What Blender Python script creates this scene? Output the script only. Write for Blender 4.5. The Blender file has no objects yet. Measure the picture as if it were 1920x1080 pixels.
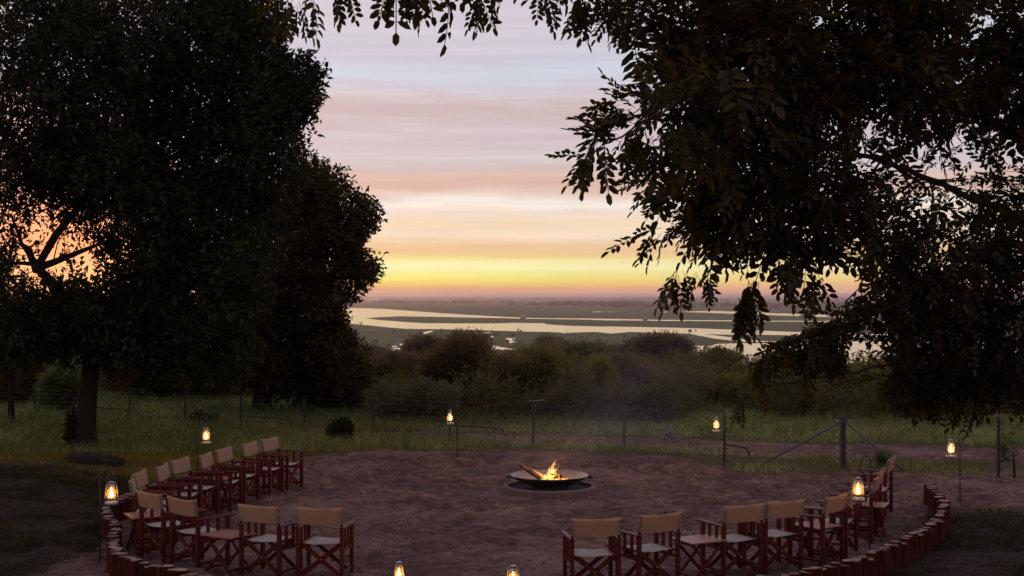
import bpy, bmesh, math, random
import numpy as np
from mathutils import Vector, Matrix

R = math.radians
SC = bpy.context.scene
COL = SC.collection
random.seed(7)
RNG = np.random.default_rng(11)

# ------------------------------------------------------------------ camera
CAM_H = 3.4            # metres above the camp floor (a raised deck)
FPX = 2560.0           # focal length in pixels of a 1920 px wide frame
HORIZ = 553.0          # row of the horizon in the photograph
cam_data = bpy.data.cameras.new('camera')
cam_data.lens = 36.0 * FPX / 1920.0
cam_data.sensor_width = 36.0
cam_data.clip_start = 0.1
cam_data.clip_end = 90000.0
cam_data.shift_y = (HORIZ - 540.0) / 1920.0
cam = bpy.data.objects.new('camera', cam_data)
cam.location = (0, 0, CAM_H)
cam.rotation_euler = (R(90), 0, 0)
COL.objects.link(cam)
SC.camera = cam

# ------------------------------------------------------------------ sky
SUN_AZ = math.atan2(-850.0, FPX)       # left of the view axis
SUN_EL = R(1.9)
SUN_DIR = Vector((math.sin(SUN_AZ) * math.cos(SUN_EL), math.cos(SUN_AZ) * math.cos(SUN_EL), math.sin(SUN_EL)))


def lin(c):
    return tuple((v / 12.92 if v <= .04045 else ((v + .055) / 1.055) ** 2.4) for v in (x / 255.0 for x in c))


def build_world():
    w = bpy.data.worlds.new('World')
    SC.world = w
    w.use_nodes = True
    nt = w.node_tree
    nt.nodes.clear()
    N = nt.nodes.new
    L = nt.links.new

    def math_(op, a, b=None, c=None, clamp=False):
        n = N('ShaderNodeMath'); n.operation = op; n.use_clamp = clamp
        for i, v in enumerate((a, b, c)):
            if v is None: continue
            if isinstance(v, (int, float)): n.inputs[i].default_value = v
            else: L(v, n.inputs[i])
        return n.outputs[0]

    def vmath(op, a, b=None, scale=None):
        n = N('ShaderNodeVectorMath'); n.operation = op
        for i, v in enumerate((a, b)):
            if v is None: continue
            if isinstance(v, (tuple, list, Vector)): n.inputs[i].default_value = tuple(v)
            else: L(v, n.inputs[i])
        if scale is not None:
            if isinstance(scale, (int, float)): n.inputs['Scale'].default_value = scale
            else: L(scale, n.inputs['Scale'])
        return n

    def mix(fac, a, b, mode='MIX'):
        n = N('ShaderNodeMix'); n.data_type = 'RGBA'; n.blend_type = mode
        for sock, v in ((n.inputs['Factor'], fac), (n.inputs['A'], a), (n.inputs['B'], b)):
            pass
        fs = n.inputs[0]
        if isinstance(fac, (int, float)): fs.default_value = fac
        else: L(fac, fs)
        for sock, v in ((n.inputs[6], a), (n.inputs[7], b)):
            if isinstance(v, tuple): sock.default_value = (*v, 1) if len(v) == 3 else v
            else: L(v, sock)
        return n.outputs[2]

    tc = N('ShaderNodeTexCoord')
    d = vmath('NORMALIZE', tc.outputs['Generated']).outputs['Vector']
    sep = N('ShaderNodeSeparateXYZ'); L(d, sep.inputs[0])
    x, y, z = sep.outputs

    def noise(vec_scale, detail, rough, off=(0, 0, 0), dist=0.0):
        m = vmath('MULTIPLY', d, vec_scale).outputs['Vector']
        m = vmath('ADD', m, off).outputs['Vector']
        n = N('ShaderNodeTexNoise'); n.inputs['Scale'].default_value = 1.0
        n.inputs['Detail'].default_value = detail; n.inputs['Roughness'].default_value = rough
        n.inputs['Distortion'].default_value = dist
        L(m, n.inputs['Vector'])
        return n.outputs['Fac']

    big = noise((3.2, 3.2, 11), 5, .6, (3.1, .4, 1.7), .6)
    streak = noise((3.0, 3.0, 75), 7, .62, (0, 5, 2.2), .5)
    fine = noise((9, 9, 230), 5, .6, (8, 1, 0), .6)
    zp = math_('MAXIMUM', z, 0.0)
    # bands of cloud: shift the height at which each tone sits
    amp = math_('MULTIPLY', math_('MINIMUM', zp, 0.16), 00.24)
    zz = math_('ADD', zp, math_('MULTIPLY', math_('SUBTRACT', big, .5), amp))
    wv2 = noise((7, 7, 26), 4, .6, (4, 2, 9), .8)
    w2a = math_('MULTIPLY', math_('MULTIPLY', math_('SUBTRACT', zp, .022), 14.0, clamp=True), .026)
    zz = math_('ADD', zz, math_('MULTIPLY', math_('SUBTRACT', wv2, .5), w2a))
    zz = math_('MAXIMUM', zz, 0.0)
    t = math_('POWER', zz, 0.5)
    ramp = N('ShaderNodeValToRGB'); L(t, ramp.inputs[0])
    stops = [(0.0000, (206, 150, 142)), (0.0047, (224, 164, 126)), (0.0074, (234, 192, 114)), (0.0102, (240, 216, 116)), (0.0145, (242, 234, 138)), (0.0207, (247, 242, 186)), (0.0254, (246, 236, 166)), (0.0277, (238, 212, 146)), (0.0324, (232, 195, 150)), (0.0379, (236, 204, 164)), (0.0430, (242, 222, 198)), (0.0527, (240, 216, 188)), (0.0617, (238, 222, 210)), (0.0652, (246, 240, 232)), (0.0691, (230, 212, 204)), (0.0738, (217, 187, 174)), (0.0785, (213, 182, 170)), (0.0848, (219, 190, 178)), (0.0887, (205, 187, 190)), (0.0969, (209, 200, 205)), (0.1184, (205, 192, 200)), (0.1254, (204, 187, 193)), (0.1328, (201, 180, 184)), (0.1387, (202, 187, 194)), (0.1488, (204, 202, 216)), (0.1594, (202, 211, 226)), (0.1730, (200, 199, 214)), (0.2160, (206, 197, 209)), (0.3000, (202, 194, 210)), (0.4200, (190, 182, 200)), (0.6500, (176, 168, 184)), (1.0000, (166, 158, 174))]
    els = ramp.color_ramp.elements
    while len(els) < len(stops): els.new(0.5)
    for e, (zv, c) in zip(els, stops):
        k = .757 + .243 * min(1, max(0, (zv - .2) / .15))
        e.position = math.sqrt(zv); e.color = (*(v * k for v in lin(c)), 1)
    col = ramp.outputs[0]
    # thin streaks: pale silver and mauve
    s1 = math_('MULTIPLY', math_('SUBTRACT', streak, .50), 4.2, clamp=True)
    hi = math_('SUBTRACT', 1.0, math_('MULTIPLY', math_('SUBTRACT', zp, .03), -30.0, clamp=True))
    inz = math_('MULTIPLY', math_('SUBTRACT', zp, .030), 40.0, clamp=True)
    fade = math_('SUBTRACT', 1.0, math_('MULTIPLY', math_('SUBTRACT', zp, .15), 9.0, clamp=True))
    fade = math_('MULTIPLY', fade, inz)
    col = mix(math_('MULTIPLY', math_('MULTIPLY', s1, fade), .26), col, tuple(.757 * v for v in lin((246, 238, 232))))
    s2 = math_('MULTIPLY', math_('SUBTRACT', .47, streak), 4.5, clamp=True)
    col = mix(math_('MULTIPLY', math_('MULTIPLY', s2, fade), .26), col, tuple(.757 * v for v in lin((186, 152, 156))))
    s3 = math_('MULTIPLY_ADD', math_('SUBTRACT', fine, .5), .22, 1.0)
    col = vmath('SCALE', col, scale=s3).outputs['Vector']
    # small puffs high up
    puff = noise((14, 14, 42), 5, .6, (1, 7, 3), .2)
    pz = math_('MULTIPLY', math_('SUBTRACT', zp, .165), 18.0, clamp=True)
    pf = math_('MULTIPLY', math_('MULTIPLY', math_('SUBTRACT', puff, .5), 4.0, clamp=True), pz)
    col = mix(math_('MULTIPLY', pf, .40), col, tuple(.757 * v for v in lin((214, 190, 202))))
    # away from the sunset the sky is dimmer and bluer
    hx = math_('ADD', math_('MULTIPLY', x, SUN_DIR.x), math_('MULTIPLY', y, SUN_DIR.y))
    hl = math_('MAXIMUM', math_('SQRT', math_('ADD', math_('MULTIPLY', x, x), math_('MULTIPLY', y, y))), 1e-4)
    ca = math_('DIVIDE', hx, math_('MULTIPLY', hl, math.cos(SUN_EL)))
    warm = math_('MULTIPLY_ADD', ca, 1.0 / 1.1, .25 / 1.1, clamp=True)       # 1 towards the sun, 0 behind
    warm = math_('POWER', warm, 1.6)
    low = math_('SUBTRACT', 1.0, math_('MULTIPLY', zp, 2.2, clamp=True))
    backc = mix(low, lin((148, 138, 150)), lin((182, 158, 158)))
    col = mix(warm, backc, col)
    # towards the right edge of the view the band over the horizon turns pinker
    pk = math_('MULTIPLY', math_('SUBTRACT', .962, ca), 7.0, clamp=True)
    lowband = math_('SUBTRACT', 1.0, math_('MULTIPLY', zp, 24.0, clamp=True))
    pk = math_('MULTIPLY', pk, lowband)
    col = mix(math_('MULTIPLY', pk, .80), col, tuple(.757 * v for v in lin((234, 180, 152))))
    # glow round the sun
    dp = vmath('DOT_PRODUCT', d, tuple(SUN_DIR)).outputs['Value']
    dp = math_('MAXIMUM', dp, 0.0)
    g1 = math_('POWER', dp, 300.0)
    g2 = math_('POWER', dp, 26.0)
    gl = math_('MULTIPLY', lowband, g2)
    c2 = vmath('SCALE', (.10, .088, .03), scale=gl).outputs['Vector']
    col = mix(math_('MULTIPLY', g1, .9), col, (1.05, .37, .16))
    col = vmath('ADD', col, c2).outputs['Vector']
    sky = N('ShaderNodeTexSky'); sky.sky_type = 'NISHITA'; sky.sun_disc = False
    sky.sun_elevation = SUN_EL; sky.sun_rotation = SUN_AZ
    sky.air_density = 1.5; sky.dust_density = 2.0
    nk = vmath('SCALE', sky.outputs[0], scale=.008).outputs['Vector']
    col = vmath('ADD', col, nk).outputs['Vector']
    # below the horizon: dark land
    below = math_('MULTIPLY', z, -400.0, clamp=True)
    col = mix(below, col, (.035, .025, .028))
    bg = N('ShaderNodeBackground'); L(col, bg.inputs['Color']); bg.inputs['Strength'].default_value = SKY_STRENGTH
    out = N('ShaderNodeOutputWorld'); L(bg.outputs[0], out.inputs['Surface'])
    w.cycles.sampling_method = 'MANUAL'
    w.cycles.sample_map_resolution = 1024


SKY_STRENGTH = 1.0
build_world()

# ------------------------------------------------------------------ sun (already down in the haze)
sun_d = bpy.data.lights.new('sun', 'SUN')
sun_d.energy = 0.30
sun_d.angle = R(9)
sun_d.color = (1.0, .55, .25)
sun = bpy.data.objects.new('sun', sun_d)
sun.rotation_euler = SUN_DIR.to_track_quat('Z', 'Y').to_euler()
COL.objects.link(sun)

# ------------------------------------------------------------------ exposure
SC.view_settings.view_transform = 'Standard'
SC.view_settings.look = 'None'
SC.view_settings.exposure = 0.40
SC.view_settings.gamma = 1.0
SC.view_settings.use_curve_mapping = False
SC.render.engine = 'CYCLES'
cy = SC.cycles
cy.use_denoising = True
try:
    cy.denoiser = 'OPENIMAGEDENOISE'
    cy.denoising_input_passes = 'RGB_ALBEDO_NORMAL'
except Exception:
    pass
cy.max_bounces = 6
cy.diffuse_bounces = 3
cy.glossy_bounces = 3
cy.transmission_bounces = 4
cy.transparent_max_bounces = 12
cy.volume_bounces = 1
cy.caustics_reflective = False
cy.caustics_refractive = False
cy.sample_clamp_indirect = 4.0
cy.volume_step_rate = 1.0
cy.volume_max_steps = 128


# ------------------------------------------------------------------ helpers
def P(px, py, D):
    return Vector(((px - 960) / FPX * D, D, CAM_H + (HORIZ - py) / FPX * D))


def G(px, py, z=0.0):
    D = (CAM_H - z) * FPX / (py - HORIZ)
    return Vector(((px - 960) / FPX * D, D, z))


def sstep(a, b, v):
    t = np.clip((v - a) / (b - a), 0, 1)
    return t * t * (3 - 2 * t)


PLAIN = CAM_H - 40.0


def land_z(x, y):
    """level of the land without its small bumps"""
    x = np.asarray(x, float); y = np.asarray(y, float)
    edge = 54 + 6 * np.sin(x * .03 + 1) + np.maximum(0, -x - 6) * .35
    return PLAIN * sstep(edge, edge + 250, y)


def mesh_obj(name, verts, faces, mats=None, parent=None, smooth=False, loc=None, midx=None):
    me = bpy.data.meshes.new(name)
    me.from_pydata([tuple(v) for v in verts], [], faces)
    if mats is not None:
        for m in (mats if isinstance(mats, (list, tuple)) else [mats]): me.materials.append(m)
    if midx is not None: me.polygons.foreach_set('material_index', midx)
    if smooth: me.polygons.foreach_set('use_smooth', [True] * len(me.polygons))
    me.update()
    return link(name, me, parent, loc)


def link(name, me, parent=None, loc=None, rot=None):
    o = bpy.data.objects.new(name, me)
    COL.objects.link(o)
    if parent is not None: o.parent = parent
    if loc is not None: o.location = loc
    if rot is not None: o.rotation_euler = rot
    return o


def big_mesh(name, V, F, mat, parent=None, smooth=False):
    """V (n,3), F (m,k) numpy arrays -> object, quickly"""
    V = np.ascontiguousarray(V, np.float32); F = np.ascontiguousarray(F, np.int32)
    k = F.shape[1]
    me = bpy.data.meshes.new(name)
    me.vertices.add(len(V)); me.vertices.foreach_set('co', V.ravel())
    me.loops.add(F.size); me.loops.foreach_set('vertex_index', F.ravel())
    me.polygons.add(len(F))
    me.polygons.foreach_set('loop_start', np.arange(0, F.size, k, dtype=np.int32))
    me.polygons.foreach_set('loop_total', np.full(len(F), k, np.int32))
    if smooth: me.polygons.foreach_set('use_smooth', np.ones(len(F), bool))
    me.materials.append(mat)
    me.update(); me.validate()
    return link(name, me, parent)


def empty(name, loc=(0, 0, 0), rotz=0.0):
    o = bpy.data.objects.new(name, None)
    o.empty_display_size = .2
    COL.objects.link(o); o.location = loc; o.rotation_euler = (0, 0, rotz)
    return o


def tag(o, label=None, cat=None, group=None, kind=None):
    if label: o['label'] = label
    if cat: o['category'] = cat
    if group: o['group'] = group
    if kind: o['kind'] = kind
    return o


def box_geo(cx, cy_, cz, sx, sy, sz, rot=None):
    v = [Vector((x * sx / 2, y * sy / 2, z * sz / 2)) for x in (-1, 1) for y in (-1, 1) for z in (-1, 1)]
    if rot is not None: v = [rot @ p for p in v]
    v = [p + Vector((cx, cy_, cz)) for p in v]
    f = [(0, 1, 3, 2), (4, 6, 7, 5), (0, 4, 5, 1), (2, 3, 7, 6), (0, 2, 6, 4), (1, 5, 7, 3)]
    return v, f


def bevel_mesh(name, v, f, w, mat):
    bm = bmesh.new()
    vs = [bm.verts.new(p) for p in v]
    for q in f: bm.faces.new([vs[i] for i in q])
    if w: bmesh.ops.bevel(bm, geom=list(bm.edges), offset=w, segments=1, affect='EDGES', profile=.5)
    bmesh.ops.recalc_face_normals(bm, faces=list(bm.faces))
    me = bpy.data.meshes.new(name); bm.to_mesh(me); bm.free()
    me.materials.append(mat)
    return me


def bar_me(name, a, b, w, t, mat, bev=.003, up=(0, 0, 1)):
    """a squared bar from a to b, w across, t thick"""
    a = Vector(a); b = Vector(b); d = b - a; L = d.length
    z = d.normalized(); u = Vector(up)
    if abs(z.dot(u)) > .98: u = Vector((0, 1, 0))
    xx = u.cross(z).normalized(); yy = z.cross(xx)
    M = Matrix((xx, yy, z)).transposed()
    v, f = box_geo(0, 0, 0, w, t, L)
    v = [M @ p + (a + b) / 2 for p in v]
    return bevel_mesh(name, v, f, bev, mat)


def tube_geo(pts, rad, n=8, cap=True):
    pts = [Vector(p) for p in pts]
    if not hasattr(rad, '__len__'): rad = [rad] * len(pts)
    V = []; F = []
    prev = None
    for i, p in enumerate(pts):
        t = (pts[min(i + 1, len(pts) - 1)] - pts[max(i - 1, 0)])
        if t.length < 1e-9: t = Vector((0, 0, 1))
        t.normalize()
        if prev is None:
            u = Vector((1, 0, 0)) if abs(t.x) < .8 else Vector((0, 1, 0))
            u = (u - t * u.dot(t)).normalized()
        else:
            u = prev - t * prev.dot(t)
            u = u.normalized() if u.length > 1e-6 else Vector((1, 0, 0))
        prev = u
        w = t.cross(u)
        for k in range(n):
            a = 2 * math.pi * k / n
            V.append(p + (u * math.cos(a) + w * math.sin(a)) * rad[i])
    m = len(pts)
    for i in range(m - 1):
        for k in range(n):
            k2 = (k + 1) % n
            F.append((i * n + k, i * n + k2, (i + 1) * n + k2, (i + 1) * n + k))
    if cap:
        F.append(tuple(range(n - 1, -1, -1)))
        F.append(tuple((m - 1) * n + k for k in range(n)))
    return V, F


def join_geo(parts):
    V = []; F = []
    for v, f in parts:
        o = len(V); V += list(v); F += [tuple(i + o for i in q) for q in f]
    return V, F


def lathe_geo(profile, n=24, close_top=False, close_bot=False):
    V = []; F = []
    for r, z in profile:
        for k in range(n):
            a = 2 * math.pi * k / n
            V.append((r * math.cos(a), r * math.sin(a), z))
    m = len(profile)
    for i in range(m - 1):
        for k in range(n):
            k2 = (k + 1) % n
            F.append((i * n + k, i * n + k2, (i + 1) * n + k2, (i + 1) * n + k))
    if close_bot: F.append(tuple(range(n - 1, -1, -1)))
    if close_top: F.append(tuple((m - 1) * n + k for k in range(n)))
    return V, F


def geo_me(name, geo, mat, smooth=True):
    me = bpy.data.meshes.new(name)
    me.from_pydata([tuple(v) for v in geo[0]], [], geo[1])
    me.materials.append(mat)
    if smooth: me.polygons.foreach_set('use_smooth', [True] * len(me.polygons))
    me.update()
    return me


def copy_tree(o, parent=None):
    c = o.copy(); COL.objects.link(c)
    if parent is not None: c.parent = parent
    for ch in list(o.children): copy_tree(ch, c)
    return c


# ------------------------------------------------------------------ materials
class NT:
    def __init__(s, name):
        s.m = bpy.data.materials.new(name); s.m.use_nodes = True
        s.t = s.m.node_tree; s.t.nodes.clear()
        s.out = s.t.nodes.new('ShaderNodeOutputMaterial')

    def n(s, kind, **kw):
        nd = s.t.nodes.new(kind)
        for k, v in kw.items():
            if k in nd.inputs: s.set(nd.inputs[k], v)
            else: setattr(nd, k, v)
        return nd

    def set(s, sock, v):
        if hasattr(v, 'links') or isinstance(v, bpy.types.NodeSocket): s.t.links.new(v, sock)
        elif isinstance(v, tuple) and len(v) == 3 and sock.type == 'RGBA': sock.default_value = (*v, 1)
        else: sock.default_value = v

    def l(s, a, b): s.t.links.new(a, b)

    def noise(s, scale, detail=4, rough=.55, vec=None, coord='Object', stretch=None, dist=0.0):
        if vec is None:
            tc = s.n('ShaderNodeTexCoord'); vec = tc.outputs[coord]
        if stretch is not None:
            mp = s.n('ShaderNodeMapping'); s.l(vec, mp.inputs[0]); mp.inputs['Scale'].default_value = stretch; vec = mp.outputs[0]
        nd = s.n('ShaderNodeTexNoise'); s.l(vec, nd.inputs['Vector'])
        nd.inputs['Scale'].default_value = scale; nd.inputs['Detail'].default_value = detail; nd.inputs['Roughness'].default_value = rough
        nd.inputs['Distortion'].default_value = dist
        return nd.outputs['Fac']

    def ramp(s, fac, stops):
        nd = s.n('ShaderNodeValToRGB'); s.l(fac, nd.inputs[0])
        e = nd.color_ramp.elements
        while len(e) < len(stops): e.new(.5)
        for q, (p, c) in zip(e, stops): q.position = p; q.color = (*c, 1)
        return nd.outputs[0]

    def mix(s, fac, a, b, mode='MIX'):
        nd = s.n('ShaderNodeMix'); nd.data_type = 'RGBA'; nd.blend_type = mode
        for sock, v in ((nd.inputs[0], fac), (nd.inputs[6], a), (nd.inputs[7], b)): s.set(sock, v)
        return nd.outputs[2]

    def bump(s, h, strength=.5, dist=.02):
        nd = s.n('ShaderNodeBump'); s.l(h, nd.inputs['Height'])
        nd.inputs['Strength'].default_value = strength; nd.inputs['Distance'].default_value = dist
        return nd.outputs[0]

    def math(s, op, a, b=0.0, clamp=False):
        nd = s.n('ShaderNodeMath', operation=op, use_clamp=clamp)
        s.set(nd.inputs[0], a); s.set(nd.inputs[1], b)
        return nd.outputs[0]

    def pbsdf(s, **kw):
        nd = s.n('ShaderNodeBsdfPrincipled')
        for k, v in kw.items(): s.set(nd.inputs[k], v)
        s.l(nd.outputs[0], s.out.inputs['Surface'])
        return nd


def m_simple(name, c1, c2, scale=8, rough=.7, bump=.2, bdist=.01, metal=0.0, stretch=None, spec=.3):
    t = NT(name)
    f = t.noise(scale, 5, .6, stretch=stretch)
    c = t.ramp(f, [(.3, c1), (.7, c2)])
    t.pbsdf(**{'Base Color': c, 'Roughness': rough, 'Metallic': metal, 'Normal': t.bump(f, bump, bdist), 'Specular IOR Level': spec})
    return t.m


def m_leaf(name, cols, transl=.35, gloss=.03, tcol=None, patch=None):
    """cols: colour stops picked per leaf"""
    t = NT(name)
    g = t.n('ShaderNodeNewGeometry')
    n = len(cols)
    c = t.ramp(g.outputs['Random Per Island'], [(i / max(1, n - 1), k) for i, k in enumerate(cols)])
    if patch:      # stands of darker and drier plants
        f = t.noise(patch[0], 4, .6)
        c = t.mix(t.ramp(f, [(.36, (1, 1, 1)), (.56, (0, 0, 0))]), c, t.mix(1.0, c, patch[1], 'MULTIPLY'))
        f2 = t.noise(patch[0] * 2.3, 3, .6)
        c = t.mix(t.ramp(f2, [(.55, (0, 0, 0)), (.72, (.7, .7, .7))]), c, t.mix(1.0, c, patch[2], 'MULTIPLY'))
    df = t.n('ShaderNodeBsdfDiffuse'); t.l(c, df.inputs['Color'])
    tr = t.n('ShaderNodeBsdfTranslucent')
    tc = t.mix(1.0, c, tcol or (1.0, .9, .45), 'MULTIPLY'); t.l(tc, tr.inputs['Color'])
    mx = t.n('ShaderNodeMixShader'); mx.inputs[0].default_value = transl
    t.l(df.outputs[0], mx.inputs[1]); t.l(tr.outputs[0], mx.inputs[2])
    gs = t.n('ShaderNodeBsdfGlossy'); gs.inputs['Roughness'].default_value = .45; gs.inputs['Color'].default_value = (.5, .5, .5, 1)
    m2 = t.n('ShaderNodeMixShader'); m2.inputs[0].default_value = gloss
    t.l(mx.outputs[0], m2.inputs[1]); t.l(gs.outputs[0], m2.inputs[2])
    t.l(m2.outputs[0], t.out.inputs['Surface'])
    return t.m


M = {}
M['bark'] = m_simple('bark', (.012, .008, .006), (.032, .022, .017), 9, .95, .9, .03, stretch=(1, 1, .25))
M['twig'] = m_simple('twig', (.05, .032, .024), (.10, .062, .045), 14, .9, .4, .01)
M['mahogany'] = m_simple('mahogany', (.055, .006, .005), (.115, .013, .010), 10, .5, .12, .003, stretch=(6, 6, .8), spec=.22)
M['tabletop'] = m_simple('tabletop_wood', (.20, .070, .045), (.32, .125, .080), 9, .45, .12, .003, stretch=(1, 6, 6), spec=.45)
M['iron'] = m_simple('iron', (.018, .016, .016), (.045, .038, .036), 12, .55, .25, .004, metal=.4)
M['brass'] = m_simple('brass', (.55, .38, .16), (.7, .5, .24), 12, .35, .05, .002, metal=1.0)
M['tin'] = m_simple('tin', (.30, .28, .27), (.48, .45, .42), 14, .35, .1, .002, metal=.9)
M['concrete'] = m_simple('concrete', (.13, .085, .074), (.20, .138, .12), 7, .9, .4, .01)
M['charred'] = m_simple('charred_wood', (.012, .010, .010), (.06, .045, .04), 11, .95, .8, .01, stretch=(1, 1, .3))
M['steel'] = m_simple('painted_steel', (.016, .017, .020), (.035, .036, .042), 9, .6, .2, .004)
M['bluepipe'] = m_simple('blue_pipe', (.055, .065, .10), (.085, .10, .15), 8, .5, .2, .004)
M['wire'] = m_simple('galvanised_wire', (.12, .12, .13), (.2, .2, .21), 30, .45, .05, .001, metal=.8)
M['porcelain'] = m_simple('insulator_plastic', (.02, .02, .022), (.04, .04, .045), 20, .5, .05, .001)
M['insul_pale'] = m_simple('insulator_pale', (.25, .24, .25), (.36, .35, .36), 20, .4, .05, .001)
M['white_paint'] = m_simple('white_paint', (.62, .60, .60), (.78, .76, .76), 4, .6, .05, .001)
M['boat_dark'] = m_simple('boat_dark', (.05, .05, .06), (.09, .085, .09), 4, .6, .05, .001)

# canvas
t = NT('canvas')
wv = t.noise(160, 2, .5)
lg = t.noise(7, 4, .6)
c = t.ramp(lg, [(.3, (.30, .245, .20)), (.7, (.40, .335, .275))])
df = t.n('ShaderNodeBsdfDiffuse'); t.l(c, df.inputs['Color']); t.l(t.bump(wv, .3, .002), df.inputs['Normal'])
tr = t.n('ShaderNodeBsdfTranslucent'); tr.inputs['Color'].default_value = (.74, .40, .18, 1)
mx = t.n('ShaderNodeMixShader'); mx.inputs[0].default_value = .42
t.l(df.outputs[0], mx.inputs[1]); t.l(tr.outputs[0], mx.inputs[2]); t.l(mx.outputs[0], t.out.inputs['Surface'])
M['canvas'] = t.m

t = NT('seat_canvas')
wv = t.noise(160, 2, .5); lg = t.noise(9, 4, .6)
c = t.ramp(lg, [(.3, (.27, .235, .21)), (.7, (.37, .33, .30))])
t.pbsdf(**{'Base Color': c, 'Roughness': .95, 'Normal': t.bump(wv, .3, .002), 'Specular IOR Level': .1})
M['seat_canvas'] = t.m

# log sides and sawn tops
t = NT('log_side')
f = t.noise(10, 5, .6, stretch=(1, 1, .12)); oi = t.n('ShaderNodeObjectInfo')
c = t.ramp(f, [(.3, (.030, .004, .003)), (.7, (.085, .011, .008))])
c = t.mix(t.math('MULTIPLY', oi.outputs['Random'], .5), c, (.055, .022, .018))
t.pbsdf(**{'Base Color': c, 'Roughness': .85, 'Specular IOR Level': .08, 'Normal': t.bump(f, .8, .01)})
M['log_side'] = t.m
t = NT('log_top')
tc = t.n('ShaderNodeTexCoord')
wv = t.n('ShaderNodeTexWave', wave_type='RINGS', rings_direction='Z'); t.l(tc.outputs['Object'], wv.inputs['Vector'])
wv.inputs['Scale'].default_value = 26; wv.inputs['Distortion'].default_value = 2.5
f = t.noise(16, 4, .6)
oi = t.n('ShaderNodeObjectInfo')
c = t.mix(wv.outputs['Fac'], (.32, .24, .20), (.22, .15, .125))
c = t.mix(t.ramp(f, [(.45, (0, 0, 0)), (.7, (.7, .7, .7))]), c, (.20, .11, .09))
c = t.mix(t.math('MULTIPLY', oi.outputs['Random'], .95), c, (.085, .030, .025))
t.pbsdf(**{'Base Color': c, 'Roughness': .85})
M['log_top'] = t.m

# glass of the lanterns: clear, partly translucent so that it glows
t = NT('lantern_glass')
tp = t.n('ShaderNodeBsdfTransparent'); tp.inputs[0].default_value = (1, .96, .9, 1)
tl = t.n('ShaderNodeBsdfTranslucent'); tl.inputs[0].default_value = (1, .70, .34, 1)
gs = t.n('ShaderNodeBsdfGlossy'); gs.inputs['Roughness'].default_value = .08
a = t.n('ShaderNodeMixShader'); a.inputs[0].default_value = .26
t.l(tp.outputs[0], a.inputs[1]); t.l(tl.outputs[0], a.inputs[2])
b = t.n('ShaderNodeMixShader'); b.inputs[0].default_value = .06
t.l(a.outputs[0], b.inputs[1]); t.l(gs.outputs[0], b.inputs[2]); t.l(b.outputs[0], t.out.inputs['Surface'])
M['glass'] = t.m
t = NT('lantern_flame')
e = t.n('ShaderNodeEmission'); e.inputs[0].default_value = (1, .47, .11, 1); e.inputs[1].default_value = 14
t.l(e.outputs[0], t.out.inputs['Surface'])
M['flame'] = t.m

# camp fire: glowing gas
t = NT('fire_gas')
tc = t.n('ShaderNodeTexCoord')
sp = t.n('ShaderNodeSeparateXYZ'); t.l(tc.outputs['Object'], sp.inputs[0])
f = t.noise(9, 5, .7, stretch=(1, 1, .45), dist=.8)
d = t.ramp(f, [(.36, (0, 0, 0)), (.62, (1, 1, 1))])
hh = t.math('MULTIPLY', sp.outputs[2], 1.55, True)
c = t.ramp(hh, [(0, (1, .52, .13)), (.45, (1, .42, .09)), (1, (.9, .22, .04))])
st = t.math('MULTIPLY', d, t.math('SUBTRACT', 1.15, hh, True))
e = t.n('ShaderNodeEmission'); t.l(c, e.inputs[0]); t.l(t.math('MULTIPLY', st, 34.0), e.inputs[1])
t.l(e.outputs[0], t.out.inputs['Volume'])
M['fire'] = t.m
t = NT('ember')
f = t.noise(26, 4, .6)
c = t.ramp(f, [(.42, (.01, .008, .008)), (.6, (1, .28, .05))])
st = t.ramp(f, [(.44, (0, 0, 0)), (.66, (1, 1, 1))])
e = t.n('ShaderNodeBsdfPrincipled'); t.set(e.inputs['Base Color'], (.02, .016, .015)); e.inputs['Roughness'].default_value = .95
t.l(c, e.inputs['Emission Color']); t.l(t.math('MULTIPLY', st, 7.0), e.inputs['Emission Strength'])
t.l(e.outputs[0], t.out.inputs['Surface'])
M['ember'] = t.m

# foliage
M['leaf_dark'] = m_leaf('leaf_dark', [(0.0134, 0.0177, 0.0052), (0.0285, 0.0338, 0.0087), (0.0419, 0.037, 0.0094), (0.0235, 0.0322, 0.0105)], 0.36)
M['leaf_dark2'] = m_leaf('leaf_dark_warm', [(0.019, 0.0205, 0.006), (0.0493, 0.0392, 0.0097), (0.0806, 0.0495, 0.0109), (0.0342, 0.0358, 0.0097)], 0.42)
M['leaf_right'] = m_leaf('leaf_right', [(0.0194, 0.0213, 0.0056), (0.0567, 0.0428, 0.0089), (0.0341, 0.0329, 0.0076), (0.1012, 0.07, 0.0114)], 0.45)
M['leaf_brown'] = m_leaf('leaf_brown', [(0.1556, 0.0969, 0.0654), (0.2205, 0.1455, 0.0908), (0.1426, 0.1292, 0.0798), (0.1945, 0.1162, 0.0727)], 0.60)
M['leaf_olive'] = m_leaf('leaf_olive', [(0.1373, 0.1297, 0.0649), (0.2122, 0.1896, 0.0849), (0.1623, 0.1448, 0.0749), (0.2371, 0.1996, 0.0998)], 0.60)
M['leaf_yellow'] = m_leaf('leaf_yellow', [(0.2059, 0.1966, 0.0562), (0.1404, 0.1591, 0.0487), (0.2621, 0.2246, 0.0655), (0.1123, 0.131, 0.0468)], 0.60)
M['leaf_green'] = m_leaf('leaf_green', [(0.078, 0.1209, 0.0468), (0.117, 0.1658, 0.0624), (0.0975, 0.1365, 0.0585), (0.1463, 0.1852, 0.078)], 0.60)
M['leaf_scrub'] = m_leaf('leaf_scrub', [(0.0765, 0.0754, 0.0302), (0.1275, 0.1232, 0.0504), (0.0638, 0.0812, 0.0328), (0.1658, 0.1232, 0.0567), (0.0956, 0.116, 0.0428)], .55)
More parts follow.
